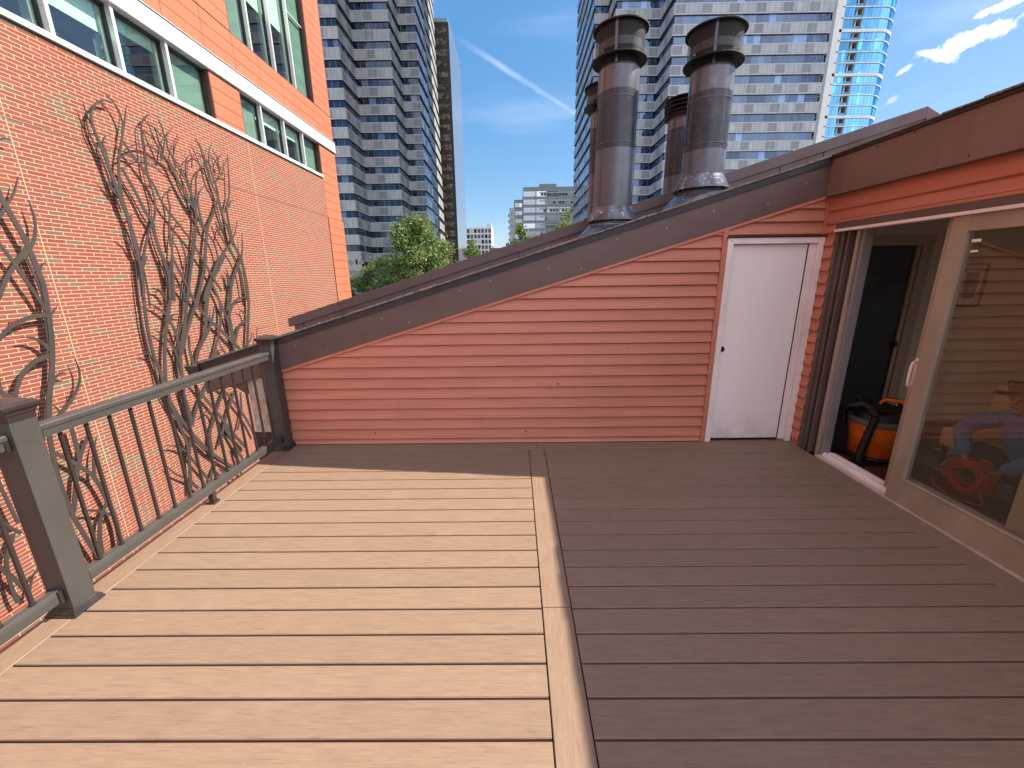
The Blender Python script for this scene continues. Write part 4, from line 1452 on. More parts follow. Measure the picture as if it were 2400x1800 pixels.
SCULPT_SIDE=[[6.81,3.06,0.079,6.82,2.87,0.081,6.83,2.76,0.085,6.86,2.68,0.089,6.89,2.56,0.089,6.93,2.41,0.09,6.97,2.25,0.089,6.99,2.12,0.087],
[7.15,3.19,0.004,7.07,3.02,0.025,6.99,2.88,0.036,6.88,2.74,0.046,6.8,2.63,0.053,6.68,2.49,0.061],
[7.21,2.85,0.005,7.21,2.7,0.028,7.21,2.55,0.04,7.17,2.38,0.048,7.11,2.23,0.053,7.02,2.1,0.058,6.93,2,0.063,6.82,1.91,0.068,6.71,1.8,0.073],
[7,2.26,0.088,6.99,2.11,0.093,7.01,1.93,0.095,7.03,1.68,0.096,7.04,1.47,0.095,7.01,1.18,0.094,6.97,0.89,0.095,6.92,0.6,0.095,6.85,0.31,0.095,6.76,0.02,0.095,6.62,-0.35,0.095,6.51,-0.73,0.096],
[6.59,2.16,0.06,6.68,1.96,0.062,6.75,1.76,0.064,6.84,1.49,0.067,6.92,1.24,0.069,6.97,1.07,0.071],
[7.04,2.15,0.075,6.82,1.93,0.072,6.68,1.76,0.07,6.53,1.57,0.068,6.37,1.3,0.065],
[6.95,1.01,0.083,6.74,0.99,0.077,6.5,0.92,0.069,6.34,0.82,0.062,6.19,0.68,0.059],
[6.84,0.41,0.078,6.78,0.54,0.064,6.66,0.65,0.043,6.49,0.69,0.006],
[6.82,0.33,0.09,6.62,0.29,0.084,6.42,0.17,0.076,6.28,0.01,0.07,6.17,-0.21,0.068],
[7.05,1.71,0.04,7.12,1.83,0.024,7.21,1.88,0.005],
[7.02,1,0.05,7.16,1.13,0.005],
[6.71,-0.17,0.065,6.79,-0.06,0.052,6.9,-0.01,0.038,7.03,-0.03,0.006],
[7.2,0.21,0.006,7.21,-0.04,0.031,7.14,-0.26,0.045,6.99,-0.46,0.058,6.83,-0.6,0.069,6.7,-0.71,0.075,6.56,-0.88,0.083],
[6.74,-0.71,0.048,6.68,-0.58,0.026,6.64,-0.51,0.005],
[6.03,0.15,0.063,6.02,-0.07,0.065,6.06,-0.16,0.077,6.19,-0.22,0.081],
[7.02,3.68,0.038,7.13,3.73,0.026,7.21,3.72,0.006],
[6.55,-0.7,0.09,6.45,-0.99,0.087,6.41,-1.35,0.085,6.38,-1.83,0.083,6.4,-2.45,0.081,6.47,-2.9,0.081,6.56,-3.4,0.081,6.6,-3.64,0.081],
[6.81,-0.96,0.076,6.8,-1.26,0.079,6.77,-1.62,0.085,6.66,-1.83,0.089,6.55,-2.15,0.092,6.43,-2.47,0.095],
[7.07,-1.19,0.072,6.89,-1.42,0.077,6.72,-1.7,0.084],
[6.43,-1.29,0.066,6.58,-1.48,0.07,6.77,-1.75,0.075,6.93,-2.04,0.079,7.02,-2.51,0.087,7.07,-3.02,0.096,7.03,-3.49,0.105,6.98,-3.76,0.111],
[7.17,-1.31,0.008,7.03,-1.62,0.045,6.94,-2,0.07],
[6.56,-2.52,0.038,6.78,-2.65,0.048,7.02,-2.89,0.06],
[7.01,-2.61,0.072,6.82,-2.86,0.082,6.71,-3.2,0.089,6.66,-3.57,0.099],
[5.45,-1.89,0.05,5.55,-2.16,0.052,5.66,-2.35,0.055],
[5.57,-2.29,0.072,5.41,-2.57,0.068,5.35,-2.8,0.061,5.32,-3.19,0.059,5.33,-3.39,0.058],
[5.25,-2.6,0.066,5.39,-3,0.066,5.49,-3.39,0.065],
[5.62,-1.28,0.05,5.64,-1.73,0.051,5.67,-2.17,0.052],
[5.7,-3.06,0.031,5.6,-3.14,0.034,5.48,-3.38,0.045],
[6.25,-2.82,0.049,6.33,-3.34,0.051,6.39,-3.8,0.052],
[6.29,1.3,0.07,6.13,0.9,0.069,6.06,0.55,0.072,6.03,0.2,0.073,6,-0.07,0.073],
[6.71,2.64,0.061,6.56,2.5,0.059,6.41,2.22,0.059],
[6.81,3.06,0.074,6.79,3.23,0.052,6.81,3.4,0.033]]

sculpture('large brown cut-steel tangle of tall branches in the middle of the brick wall', SCULPT_MAIN, 1)
sculpture('brown cut-steel branches with thick stems, nearer one at the left edge of the photo', SCULPT_SIDE, 2)

# ================================================================ ground
GZ = -9.0
mb = MB()
mb.face([(-2500, -2500, GZ), (2500, -2500, GZ), (2500, 2500, GZ), (-2500, 2500, GZ)])
g = mb.build('ground', plain('street_ground', (0.09, 0.09, 0.088), 0.9, var=0.2, vscale=0.05))
tag(g, 'grey city ground far below the deck', 'ground', kind='structure')


# ================================================================ towers
def uvcell(t, su, sv, ou=0.0, ov=0.0):
    c = t.nodes.new('ShaderNodeTexCoord')
    sx = t.nodes.new('ShaderNodeSeparateXYZ')
    t.links.new(c.outputs['UV'], sx.inputs[0])
    u = mth(t, 'DIVIDE', mth(t, 'ADD', sx.outputs['X'], ou), su)
    v = mth(t, 'DIVIDE', mth(t, 'ADD', sx.outputs['Y'], ov), sv)
    return u, v, sx


def wn2(t, a, b):
    cb = t.nodes.new('ShaderNodeCombineXYZ')
    t.links.new(a, cb.inputs[0])
    t.links.new(b, cb.inputs[1])
    w = t.nodes.new('ShaderNodeTexWhiteNoise')
    w.noise_dimensions = '2D'
    t.links.new(cb.outputs[0], w.inputs['Vector'])
    return w.outputs['Value']


def stone_mat(name, light, dark, strip):
    """granite spandrel: pale and dark panels alternating with fine joints; v holds height inside the band 0..1"""
    m, t, b, o = newmat(name)
    u, v, sx = uvcell(t, 6.0, 1.0)
    fu = mth(t, 'FRACT', u)
    isd = mth(t, 'MULTIPLY', mth(t, 'GREATER_THAN', fu, 0.30), mth(t, 'LESS_THAN', fu, 0.68))
    fu5 = mth(t, 'FRACT', mth(t, 'MULTIPLY', u, 5.0))
    joint = mth(t, 'LESS_THAN', fu5, 0.07)
    r_ = wn2(t, mth(t, 'FLOOR', mth(t, 'MULTIPLY', u, 5.0)), mth(t, 'FLOOR', v))
    col = mixc(t, isd, light, dark)
    col = mixc(t, 1.0, col, ramp(t, r_, [(0, (0.86, 0.86, 0.86)), (1, (1.1, 1.1, 1.1))]), 'MULTIPLY')
    fv = mth(t, 'FRACT', v)
    edge = mth(t, 'MAXIMUM', mth(t, 'LESS_THAN', fv, 0.15), mth(t, 'GREATER_THAN', fv, 0.87))
    col = mixc(t, edge, col, strip)
    jz = mth(t, 'MULTIPLY', mth(t, 'GREATER_THAN', fv, 0.125), mth(t, 'LESS_THAN', fv, 0.15))
    jz2 = mth(t, 'MULTIPLY', mth(t, 'GREATER_THAN', fv, 0.865), mth(t, 'LESS_THAN', fv, 0.885))
    jj = mth(t, 'MAXIMUM', mth(t, 'MULTIPLY', joint, 0.55), mth(t, 'MULTIPLY', mth(t, 'MAXIMUM', jz, jz2), 0.6))
    col = mixc(t, jj, col, (0.05, 0.05, 0.055))
    gr = noise(t, coords(t, (1, 1, 1)), 0.6, 6, 0.65)
    col = mixc(t, 1.0, col, ramp(t, gr, [(0.3, (0.88, 0.88, 0.88)), (0.7, (1.08, 1.08, 1.08))]), 'MULTIPLY')
    t.links.new(col, b.inputs['Base Color'])
    b.inputs['Roughness'].default_value = 0.6
    return m


def ribbon_glass(name, dark, refl, su=1.5, mull=0.045, tint=(0.8, 0.88, 1.0), vary=0.5, rough=0.03, mcol=(0.25, 0.27, 0.3), sv=3.96):
    m = bpy.data.materials.new(name)
    m.use_nodes = True
    t = m.node_tree
    t.nodes.clear()
    o = t.nodes.new('ShaderNodeOutputMaterial')
    u, v, sx = uvcell(t, su, sv)
    cell = wn2(t, mth(t, 'FLOOR', u), mth(t, 'FLOOR', v))
    cell2 = wn2(t, mth(t, 'FLOOR', mth(t, 'DIVIDE', u, 3.0)), mth(t, 'ADD', mth(t, 'FLOOR', v), 31.0))
    d = t.nodes.new('ShaderNodeBsdfDiffuse')
    dc = ramp(t, cell, [(0.0, tuple(x*0.25 for x in dark)), (0.55, dark), (0.86, tuple(x*1.6 for x in dark)), (0.90, tuple(min(1, x*4 + 0.05) for x in dark)), (1.0, tuple(min(1, x*5 + 0.08) for x in dark))])
    for e in t.nodes:
        if e.type == 'VALTORGB':
            e.color_ramp.interpolation = 'CONSTANT' if e.outputs[0] == dc else e.color_ramp.interpolation
    t.links.new(dc, d.inputs['Color'])
    g_ = t.nodes.new('ShaderNodeBsdfGlossy')
    g_.inputs['Roughness'].default_value = rough
    g_.inputs['Color'].default_value = (*tint, 1)
    wav = noise(t, coords(t, (1, 1, 1)), 0.35, 3)
    bp = t.nodes.new('ShaderNodeBump')
    bp.inputs['Strength'].default_value = 0.12
    bp.inputs['Distance'].default_value = 0.3
    t.links.new(wav, bp.inputs['Height'])
    t.links.new(bp.outputs['Normal'], g_.inputs['Normal'])
    fr = t.nodes.new('ShaderNodeFresnel')
    fr.inputs['IOR'].default_value = 1.5
    f = mth(t, 'MULTIPLY_ADD', fr.outputs[0], 0.9, refl)
    f = mth(t, 'MULTIPLY', f, mth(t, 'SUBTRACT', 1.0 + vary*0.3, mth(t, 'MULTIPLY', cell2, vary)))
    f = mth(t, 'MINIMUM', f, 1.0)
    mx1 = t.nodes.new('ShaderNodeMixShader')
    t.links.new(f, mx1.inputs[0])
    t.links.new(d.outputs[0], mx1.inputs[1])
    t.links.new(g_.outputs[0], mx1.inputs[2])
    ml = t.nodes.new('ShaderNodeBsdfDiffuse')
    ml.inputs['Color'].default_value = (*mcol, 1)
    mx2 = t.nodes.new('ShaderNodeMixShader')
    t.links.new(mth(t, 'LESS_THAN', mth(t, 'FRACT', u), mull), mx2.inputs[0])
    t.links.new(mx1.outputs[0], mx2.inputs[1])
    t.links.new(ml.outputs[0], mx2.inputs[2])
    t.links.new(mx2.outputs[0], o.inputs['Surface'])
    return m


def offset_poly(P, d):
    """shift an open plan polyline sideways (to its left) by d"""
    out_ = []
    n = len(P)
    for i in range(n):
        ns = []
        if i > 0:
            e = (P[i] - P[i - 1]).normalized()
            ns.append(Vector((-e.y, e.x)))
        if i < n - 1:
            e = (P[i + 1] - P[i]).normalized()
            ns.append(Vector((-e.y, e.x)))
        if len(ns) == 2:
            k = (ns[0] + ns[1])/max(0.2, 1 + ns[0].dot(ns[1]))
            out_.append(P[i] + k*d)
        else:
            out_.append(P[i] + ns[0]*d)
    return out_


def band_strip(mb, P, z0, z1, mi=0, v0=0.0, v1=1.0, u0=0.0):
    u = u0
    for i in range(len(P) - 1):
        l_ = (P[i + 1] - P[i]).length
        mb.face([(P[i].x, P[i].y, z0), (P[i + 1].x, P[i + 1].y, z0), (P[i + 1].x, P[i + 1].y, z1), (P[i].x, P[i].y, z1)], mi,
                [(u, v0), (u + l_, v0), (u + l_, v1), (u, v1)])
        u += l_


def ledge(mb, P, Q, z, up, mi=0):
    for i in range(len(P) - 1):
        f = [(P[i].x, P[i].y, z), (P[i + 1].x, P[i + 1].y, z), (Q[i + 1].x, Q[i + 1].y, z), (Q[i].x, Q[i].y, z)]
        mb.face(f if up else f[::-1], mi, [(0, 0.05)]*4)


def office_tower(label, plan, zref, zmin, zmax, stone, glass, back, wh=1.60, pitch=3.96):
    """plan: visible faces, left to right seen from outside; window heads sit at zref + k*pitch"""
    root = thing('office_tower', label, 'skyscraper', 'twin granite office towers')
    P = [Vector(p) for p in plan]
    Pin = offset_poly(P, 0.35)
    wall = MB()
    k0 = math.floor((zmin - zref)/pitch)
    k1 = math.ceil((zmax - zref)/pitch)
    for k in range(k0, k1):
        head = zref + k*pitch
        sill = head - wh
        # spandrel from this head to the next sill
        nz = head + pitch - wh
        band_strip(wall, P, head, nz, 0, k + 100.0 + 0.001, k + 100.999)
        ledge(wall, P, Pin, nz, True)
        ledge(wall, P, Pin, head, False)
        w = MB()
        band_strip(w, Pin, sill, head, 0, k*pitch + 401.0, k*pitch + 402.0)
        w.build('ribbon_window', glass, root)
    poly = [Vector(p) for p in back]
    wall.prism([(p.x, p.y) for p in poly], 'z', GZ, zmax)
    if zmin > GZ + 6:
        pass
    wall.build('wall', stone, root)
    return root


M_stoneL = stone_mat('granite_grey', (0.31, 0.315, 0.32), (0.20, 0.205, 0.215), (0.35, 0.355, 0.36))  # darker grey than the right tower's granite
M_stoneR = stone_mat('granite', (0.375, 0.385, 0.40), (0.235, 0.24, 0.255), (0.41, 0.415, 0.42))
M_gl = ribbon_glass('tower_glass', (0.014, 0.021, 0.040), 0.06, su=1.5, tint=(0.7, 0.8, 1.0))
M_gr = ribbon_glass('tower_glass_blue', (0.030, 0.055, 0.115), 0.09, su=1.5, tint=(0.55, 0.72, 1.0))
planL = [(-64, 107.5), (-38.65, 107.5), (-38.65, 117.1), (-29.5, 117.1), (-29.5, 126.6), (-24.9, 126.6), (-25.0, 140), (-25.45, 140.0), (-25.5, 152), (-26.2, 164)]
backL = [(-64.0, 108.0), (-39.1, 108.0), (-39.1, 117.6), (-29.95, 117.6), (-29.95, 127.1), (-26.0, 127.1), (-26.8, 163.5), (-64, 163.5)]
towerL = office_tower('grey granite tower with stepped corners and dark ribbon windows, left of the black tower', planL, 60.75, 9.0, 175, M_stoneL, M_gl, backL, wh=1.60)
planR = [(21.8, 163), (21.8, 128.8), (25.35, 128.8), (25.35, 119.4), (36.4, 119.4), (36.4, 110.0), (72.0, 110.0), (72.0, 150)]
backR = [(22.3, 129.3), (25.85, 129.3), (25.85, 119.9), (36.9, 119.9), (36.9, 110.5), (71.5, 110.5), (71.5, 162), (22.3, 162)]
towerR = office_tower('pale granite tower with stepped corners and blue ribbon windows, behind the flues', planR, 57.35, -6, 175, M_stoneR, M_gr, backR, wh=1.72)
# punched-window facade on the side faces of both towers
for root, P, mat_g in ((towerL, [(-24.9, 126.6), (-25.0, 140)], M_gl), (towerR, [(21.8, 163), (21.8, 128.8)], M_gr)):
    a, b_ = Vector(P[0]), Vector(P[1])
    e = (b_ - a).normalized()
    nrm_ = Vector((e.y, -e.x))
    L_ = (b_ - a).length
    mb = MB()
    single = 0
    side_g = ribbon_glass('side_glass', (0.03, 0.05, 0.09), 0.45, su=1.35, mull=0.02, vary=0.2)
    zr0 = 60.75 if root is towerL else 57.35
    rg = random.Random(5)
    for k in range(-14, 29):
        h = zr0 + 3.96*k
        u = 0.8
        while u < L_ - 2.6:
            if rg.random() < 0.72:
                p = a + e*u + nrm_*0.01
                q = a + e*(u + 1.35) + nrm_*0.01
                single += 1
                tgt = MB() if single <= 100 else mb
                tgt.face([(p.x, p.y, h + 0.15), (q.x, q.y, h + 0.15), (q.x, q.y, h + 2.2), (p.x, p.y, h + 2.2)], 0, [(u, 0.1), (u + 1.35, 0.1), (u + 1.35, 0.9), (u, 0.9)])
                if single <= 100:
                    tgt.build('window', side_g, root)
            u += 2.75
    if mb.v:
        tag(mb.build('window', side_g, root), kind='stuff')
# decorated base of the left tower
mb = MB()
mb.box(-64, -38.7, 107.40, 107.55, 3.0, 7.2, 0)
for i in range(10):
    x = -62.5 + 2.55*i
    mb.prism([(x, 5.0), (x + 0.75, 4.2), (x + 1.5, 5.0), (x + 0.75, 5.8)], 'y', 107.36, 107.40, 1)
    mb.box(x - 0.65, x - 0.10, 107.37, 107.42, 4.5, 5.7, 2)
mb.box(-64, -38.6, 107.38, 107.56, -9, 2.95, 1)
mb.build('base_band', [plain('base_stone', (0.30, 0.30, 0.29), 0.7, var=0.08, vscale=0.6), plain('base_stone_dark', (0.19, 0.19, 0.19), 0.7, var=0.08, vscale=0.6), M_void], towerL)

# black tower with bronze curtains
bt_ = thing('dark_tower', 'narrow black tower with bronze window bands, just right of the granite tower', 'skyscraper')
M_dk = plain('black_metal', (0.018, 0.015, 0.015), 0.45, var=0.1)
mb = MB()
mb.box(-40, -22.2, 170, 203, GZ, 87.0)
mb.build('wall', M_dk, bt_)
m, t, b, o_ = newmat('bronze_window')
u, v, sx = uvcell(t, 0.42, 1.0)
r_ = wn2(t, mth(t, 'FLOOR', u), mth(t, 'FLOOR', v))
c = ramp(t, r_, [(0, (0.10, 0.065, 0.035)), (0.5, (0.19, 0.13, 0.075)), (1, (0.26, 0.19, 0.12))])
n_ = noise(t, coords(t, (0.6, 0.6, 1.2)), 1.2, 3)
c = mixc(t, ramp(t, n_, [(0.5, (0, 0, 0)), (0.56, (1, 1, 1))]), c, (0.02, 0.016, 0.014))
t.links.new(c, b.inputs['Base Color'])
b.inputs['Roughness'].default_value = 0.25
M_brz = m
z = 85.5
rg = random.Random(8)
i = 0
while z > -6:
    mb = MB()
    h = rg.choice((1.7, 1.9, 2.1))
    mb.face([(-27.6, 169.97, z - h), (-23.1, 169.97, z - h), (-23.1, 169.97, z), (-27.6, 169.97, z)], 0, [(0, i + .1), (4.5, i + .1), (4.5, i + .9), (0, i + .9)])
    mb.face([(-39, 169.97, z - h), (-28.0, 169.97, z - h), (-28.0, 169.97, z), (-39, 169.97, z)], 0, [(7, i + .1), (18, i + .1), (18, i + .9), (7, i + .9)])
    mb.build('window_band', M_brz, bt_)
    z -= 3.35
    i += 1
mb = MB()
mb.face([(-22.18, 170.3, GZ), (-22.18, 202.8, GZ), (-22.18, 202.8, 86.6), (-22.18, 170.3, 86.6)], 0, [(0, GZ), (33, GZ), (33, 86), (0, 86)])
mb.build('glass_side', ribbon_glass('mirror_side', (0.17, 0.185, 0.23), 0.10, su=400, mull=0.0, vary=0.0, sv=4000, rough=0.12, tint=(0.80, 0.84, 0.92)), bt_)
mb = MB()
mb.box(-39.8, -22.4, 170.2, 170.3, 87.0, 88.2)
mb.box(-22.5, -22.4, 170.3, 202, 87.0, 88.2)
mb.build('roof_screen', plain('roof_glass', (0.3, 0.42, 0.48), 0.2, var=0.1), bt_)

# curved blue glass tower
gt = thing('glass_tower', 'blue glass tower with a rounded end, white floor lines and a balcony slot', 'skyscraper')
plan = [Vector((135.3, 200)), Vector((139.4, 200))]
plan2 = [Vector((143.0, 200))]
cx_, cy_, rx_, ry_ = 150.5, 214.0, 11.5, 14.0
for k in range(0, 21):
    a = rad(-90 + 9*k)
    plan2.append(Vector((cx_ + rx_*math.cos(a), cy_ + ry_*math.sin(a))))
plan2.append(Vector((134, 228)))
full = [Vector((133.6, 200)), Vector((143.0, 200))] + plan2[1:]
M_bl = ribbon_glass('sky_blue_glass', (0.02, 0.22, 0.50), 0.46, su=1.55, mull=0.07, tint=(0.26, 0.60, 0.92), vary=0.25, mcol=(0.05, 0.17, 0.30), sv=3.9)
M_slab = plain('white_slab', (0.70, 0.71, 0.68), 0.6, var=0.04, vscale=0.5)
M_conc = plain('balcony_wall', (0.22, 0.21, 0.20), 0.8, var=0.1, vscale=0.5)
slabs = MB()
levels = []
z = 104.7 + 3.9*14
k = 14
while z > GZ:
    thick = 1.05 if (k - 2) % 4 == 0 else 0.34
    levels.append((z, thick))
    outp = offset_poly(full, -0.30)
    slabs.prism([(p.x, p.y) for p in outp], 'z', z - thick, z)
    # glass below this slab
    w = MB()
    zb_ = z - 3.9
    band_strip(w, plan, zb_, z - thick, 0, zb_, z - thick)
    band_strip(w, plan2, zb_, z - thick, 0, zb_, z - thick, 9.0)
    w.build('ribbon_window', M_bl, gt)
    z -= 3.9
    k -= 1
slabs.build('floor_slab', M_slab, gt)
mb = MB()
mb.box(131.6, 133.8, 199.2, 201.5, GZ, 160)
mb.box(133.8, 135.2, 199.7, 202, GZ, 160)
mb.build('white_pier', M_slab, gt)
mb = MB()
mb.box(139.4, 143.0, 202.6, 203.2, GZ, 160, 0)
mb.box(139.40, 139.5, 200.1, 202.6, GZ, 160, 1)
mb.box(142.5, 142.95, 200.1, 202.6, GZ, 160, 0)
mb.box(140.9, 141.5, 201.2, 202.0, GZ, 160, 2)
mb.box(135.5, 158, 206, 226, GZ, 160, 0)
mb.box(128.5, 131.5, 203, 225, GZ, 160, 0)
mb.build('balcony_wall', [M_conc, plain('balcony_blue', (0.10, 0.30, 0.5), 0.3), M_slab], gt)
M_bgl = plain('balcony_glass', (0.06, 0.28, 0.55), 0.15)
for z, th_ in levels:
    MB().box(139.5, 142.5, 200.1, 200.16, z + 0.0, z + 1.05, 0).build('balcony', M_bgl, gt)
    MB().box(128.6, 131.5, 200.8, 203.0, z - 0.3, z, 0).build('balcony', M_conc, gt)


# mid-distance blocks
def grid_block(name, label, x0, x1, y0, y1, ztop, wallm, winm, pitch, wh, nx, label_cat='building', side=None, zoff=0.9, frac=0.8):
    root = thing(name, label, label_cat)
    mb = MB()
    mb.box(x0, x1, y0, y1, GZ, ztop)
    mb.build('wall', wallm, root)
    z = ztop - zoff
    i = 0
    while z - wh > GZ and i < 12:
        mb = MB()
        cw = (x1 - x0)/nx
        for k in range(nx):
            a = x0 + cw*(k + (1 - frac)/2)
            b_ = a + cw*frac
            mb.face([(a, y0 - 0.06, z - wh), (b_, y0 - 0.06, z - wh), (b_, y0 - 0.06, z), (a, y0 - 0.06, z)], 0,
                    [(k*3 + .3, i + .1), (k*3 + 2.7, i + .1), (k*3 + 2.7, i + .9), (k*3 + .3, i + .9)])
        if side:
            cw = (y1 - y0)/side
            xs = x0 - 0.06 if x0 > 0 else x1 + 0.06
            for k in range(side):
                a = y0 + cw*(k + 0.15)
                b_ = a + cw*0.7
                mb.face([(xs, a, z - wh), (xs, b_, z - wh), (xs, b_, z), (xs, a, z)], 0, [(k*3 + 90.3, i + .1), (k*3 + 92.7, i + .1), (k*3 + 92.7, i + .9), (k*3 + 90.3, i + .9)])
        mb.build('window_row', winm, root)
        z -= pitch
        i += 1
    return root


M_pale = plain('pale_concrete', (0.40, 0.41, 0.41), 0.8, var=0.06, vscale=0.3)
M_pale2 = plain('grey_metal_wall', (0.27, 0.29, 0.30), 0.6, var=0.05, vscale=0.3)
M_wh = plain('white_wall', (0.66, 0.64, 0.62), 0.8, var=0.06, vscale=0.3)
M_palegl = ribbon_glass('pale_glass', (0.27, 0.36, 0.38), 0.22, su=1.5, mull=0.10, vary=0.3, mcol=(0.45, 0.47, 0.48), sv=1.0)
M_dkgl = ribbon_glass('dark_panes', (0.10, 0.12, 0.14), 0.08, su=3.0, mull=0.02, vary=0.5, mcol=(0.2, 0.2, 0.2), sv=1.0)
M_open = plain('open_pane', (0.03, 0.035, 0.045), 0.4)
gb = grid_block('office_block', 'wide pale office block with glass bands at the foot of the gap between towers', 4.8, 40, 220, 250, 43.2, M_pale2, M_palegl, 3.72, 2.35, 3, 'office building', side=4, zoff=2.0, frac=0.995)
mb = MB()
mb.box(12.8, 21.2, 219.9, 240, 43.2, 44.5)
mb.build('plant_room', M_pale2, gb)
mb = MB()
rg = random.Random(4)
for i in range(8):
    z = 43.2 - 2.0 - 3.72*i
    for k in range(14):
        if rg.random() < 0.55 and not (i == 3 and k != 2):
            a = 13.6 + 1.5*k
            MB().box(a, a + 1.15, 219.86, 219.92, z - 2.0, z - (0.35 if rg.random() < 0.6 else 1.0)).build('open_window', M_open, gb)
mb = MB()
for i in range(9):
    z = 43.2 - 3.72*i
    MB().box(12.9, 40, 219.80, 219.98, z - 2.95, z - 2.4).build('ledge', M_pale, gb)
grid_block('office_block', 'lower grey wing with three window bands beside the wide pale office block', 0.2, 4.75, 222, 245, 37.8, M_pale2, M_palegl, 3.72, 1.9, 1, 'office building', zoff=1.6, frac=0.75)
sl = grid_block('apartment_tower', 'slender pale tower with balconies left of the grey wing', -2.3, 0.1, 226, 240, 34.6, M_wh, M_dkgl, 3.0, 1.4, 1, 'apartment tower', zoff=2, frac=0.2)
mb = MB()
for i in range(6):
    MB().box(-2.9, -2.3, 227, 232, 31.0 - 3.0*i, 31.9 - 3.0*i).build('balcony', M_pale2, sl)
ab = grid_block('apartment_block', 'white apartment block with a grid of dark windows, far beyond the black tower', -33, -15.6, 300, 330, 33.2, M_wh, M_dkgl, 3.55, 2.5, 7, 'apartment building', zoff=1.0, frac=0.72)
mb = MB()
mb.box(-18.8, -15.6, 300.1, 318, 33.2, 35.3)
mb.box(-17.8, -17.0, 300.4, 305, 35.3, 36.3)
mb.box(-16.6, -15.8, 300.4, 302, 35.3, 36.9)
mb.build('roof_hut', M_wh, ab)
lb = thing('low_building', 'low brown rooftop with chimneys between the white block and the slender tower', 'building')
mb = MB()
mb.box(-15.0, -3, 262, 280, GZ, 17.3)
mb.box(-13.4, -12.6, 262.5, 264, 17.3, 18.6)
mb.box(-5.0, -3.2, 261, 270, 17.3, 19.9)
mb.build('wall', plain('brown_brick', (0.20, 0.10, 0.08), 0.9, var=0.1), lb)

# ================================================================ trees
def leaf_mat(name, dark, mid_, light):
    m, t, b, o = newmat(name)
    c = t.nodes.new('ShaderNodeTexCoord')
    sx = t.nodes.new('ShaderNodeSeparateXYZ')
    t.links.new(c.outputs['UV'], sx.inputs[0])
    n = noise(t, coords(t), 0.8, 3)
    f = mth(t, 'ADD', mth(t, 'MULTIPLY', sx.outputs['Y'], 0.65), mth(t, 'MULTIPLY_ADD', n, 0.9, -0.28))
    col = ramp(t, f, [(0.1, dark), (0.5, mid_), (0.9, light)])
    t.links.new(col, b.inputs['Base Color'])
    b.inputs['Roughness'].default_value = 0.55
    b.inputs['Specular IOR Level'].default_value = 0.3
    tr = t.nodes.new('ShaderNodeBsdfTranslucent')
    t.links.new(mixc(t, 0.5, col, (0.20, 0.26, 0.03)), tr.inputs['Color'])
    mx_ = t.nodes.new('ShaderNodeMixShader')
    mx_.inputs[0].default_value = 0.28
    t.links.new(b.outputs[0], mx_.inputs[1])
    t.links.new(tr.outputs[0], mx_.inputs[2])
    t.links.new(mx_.outputs[0], o.inputs['Surface'])
    return m


M_leafd = leaf_mat('leaf_deep', (0.05, 0.085, 0.028), (0.14, 0.21, 0.065), (0.30, 0.38, 0.14))
M_leafl = leaf_mat('leaf_bright', (0.06, 0.10, 0.025), (0.13, 0.21, 0.045), (0.24, 0.32, 0.08))
M_bark = plain('bark', (0.09, 0.07, 0.055), 0.9, var=0.3, vscale=3, bumpy=0.6)


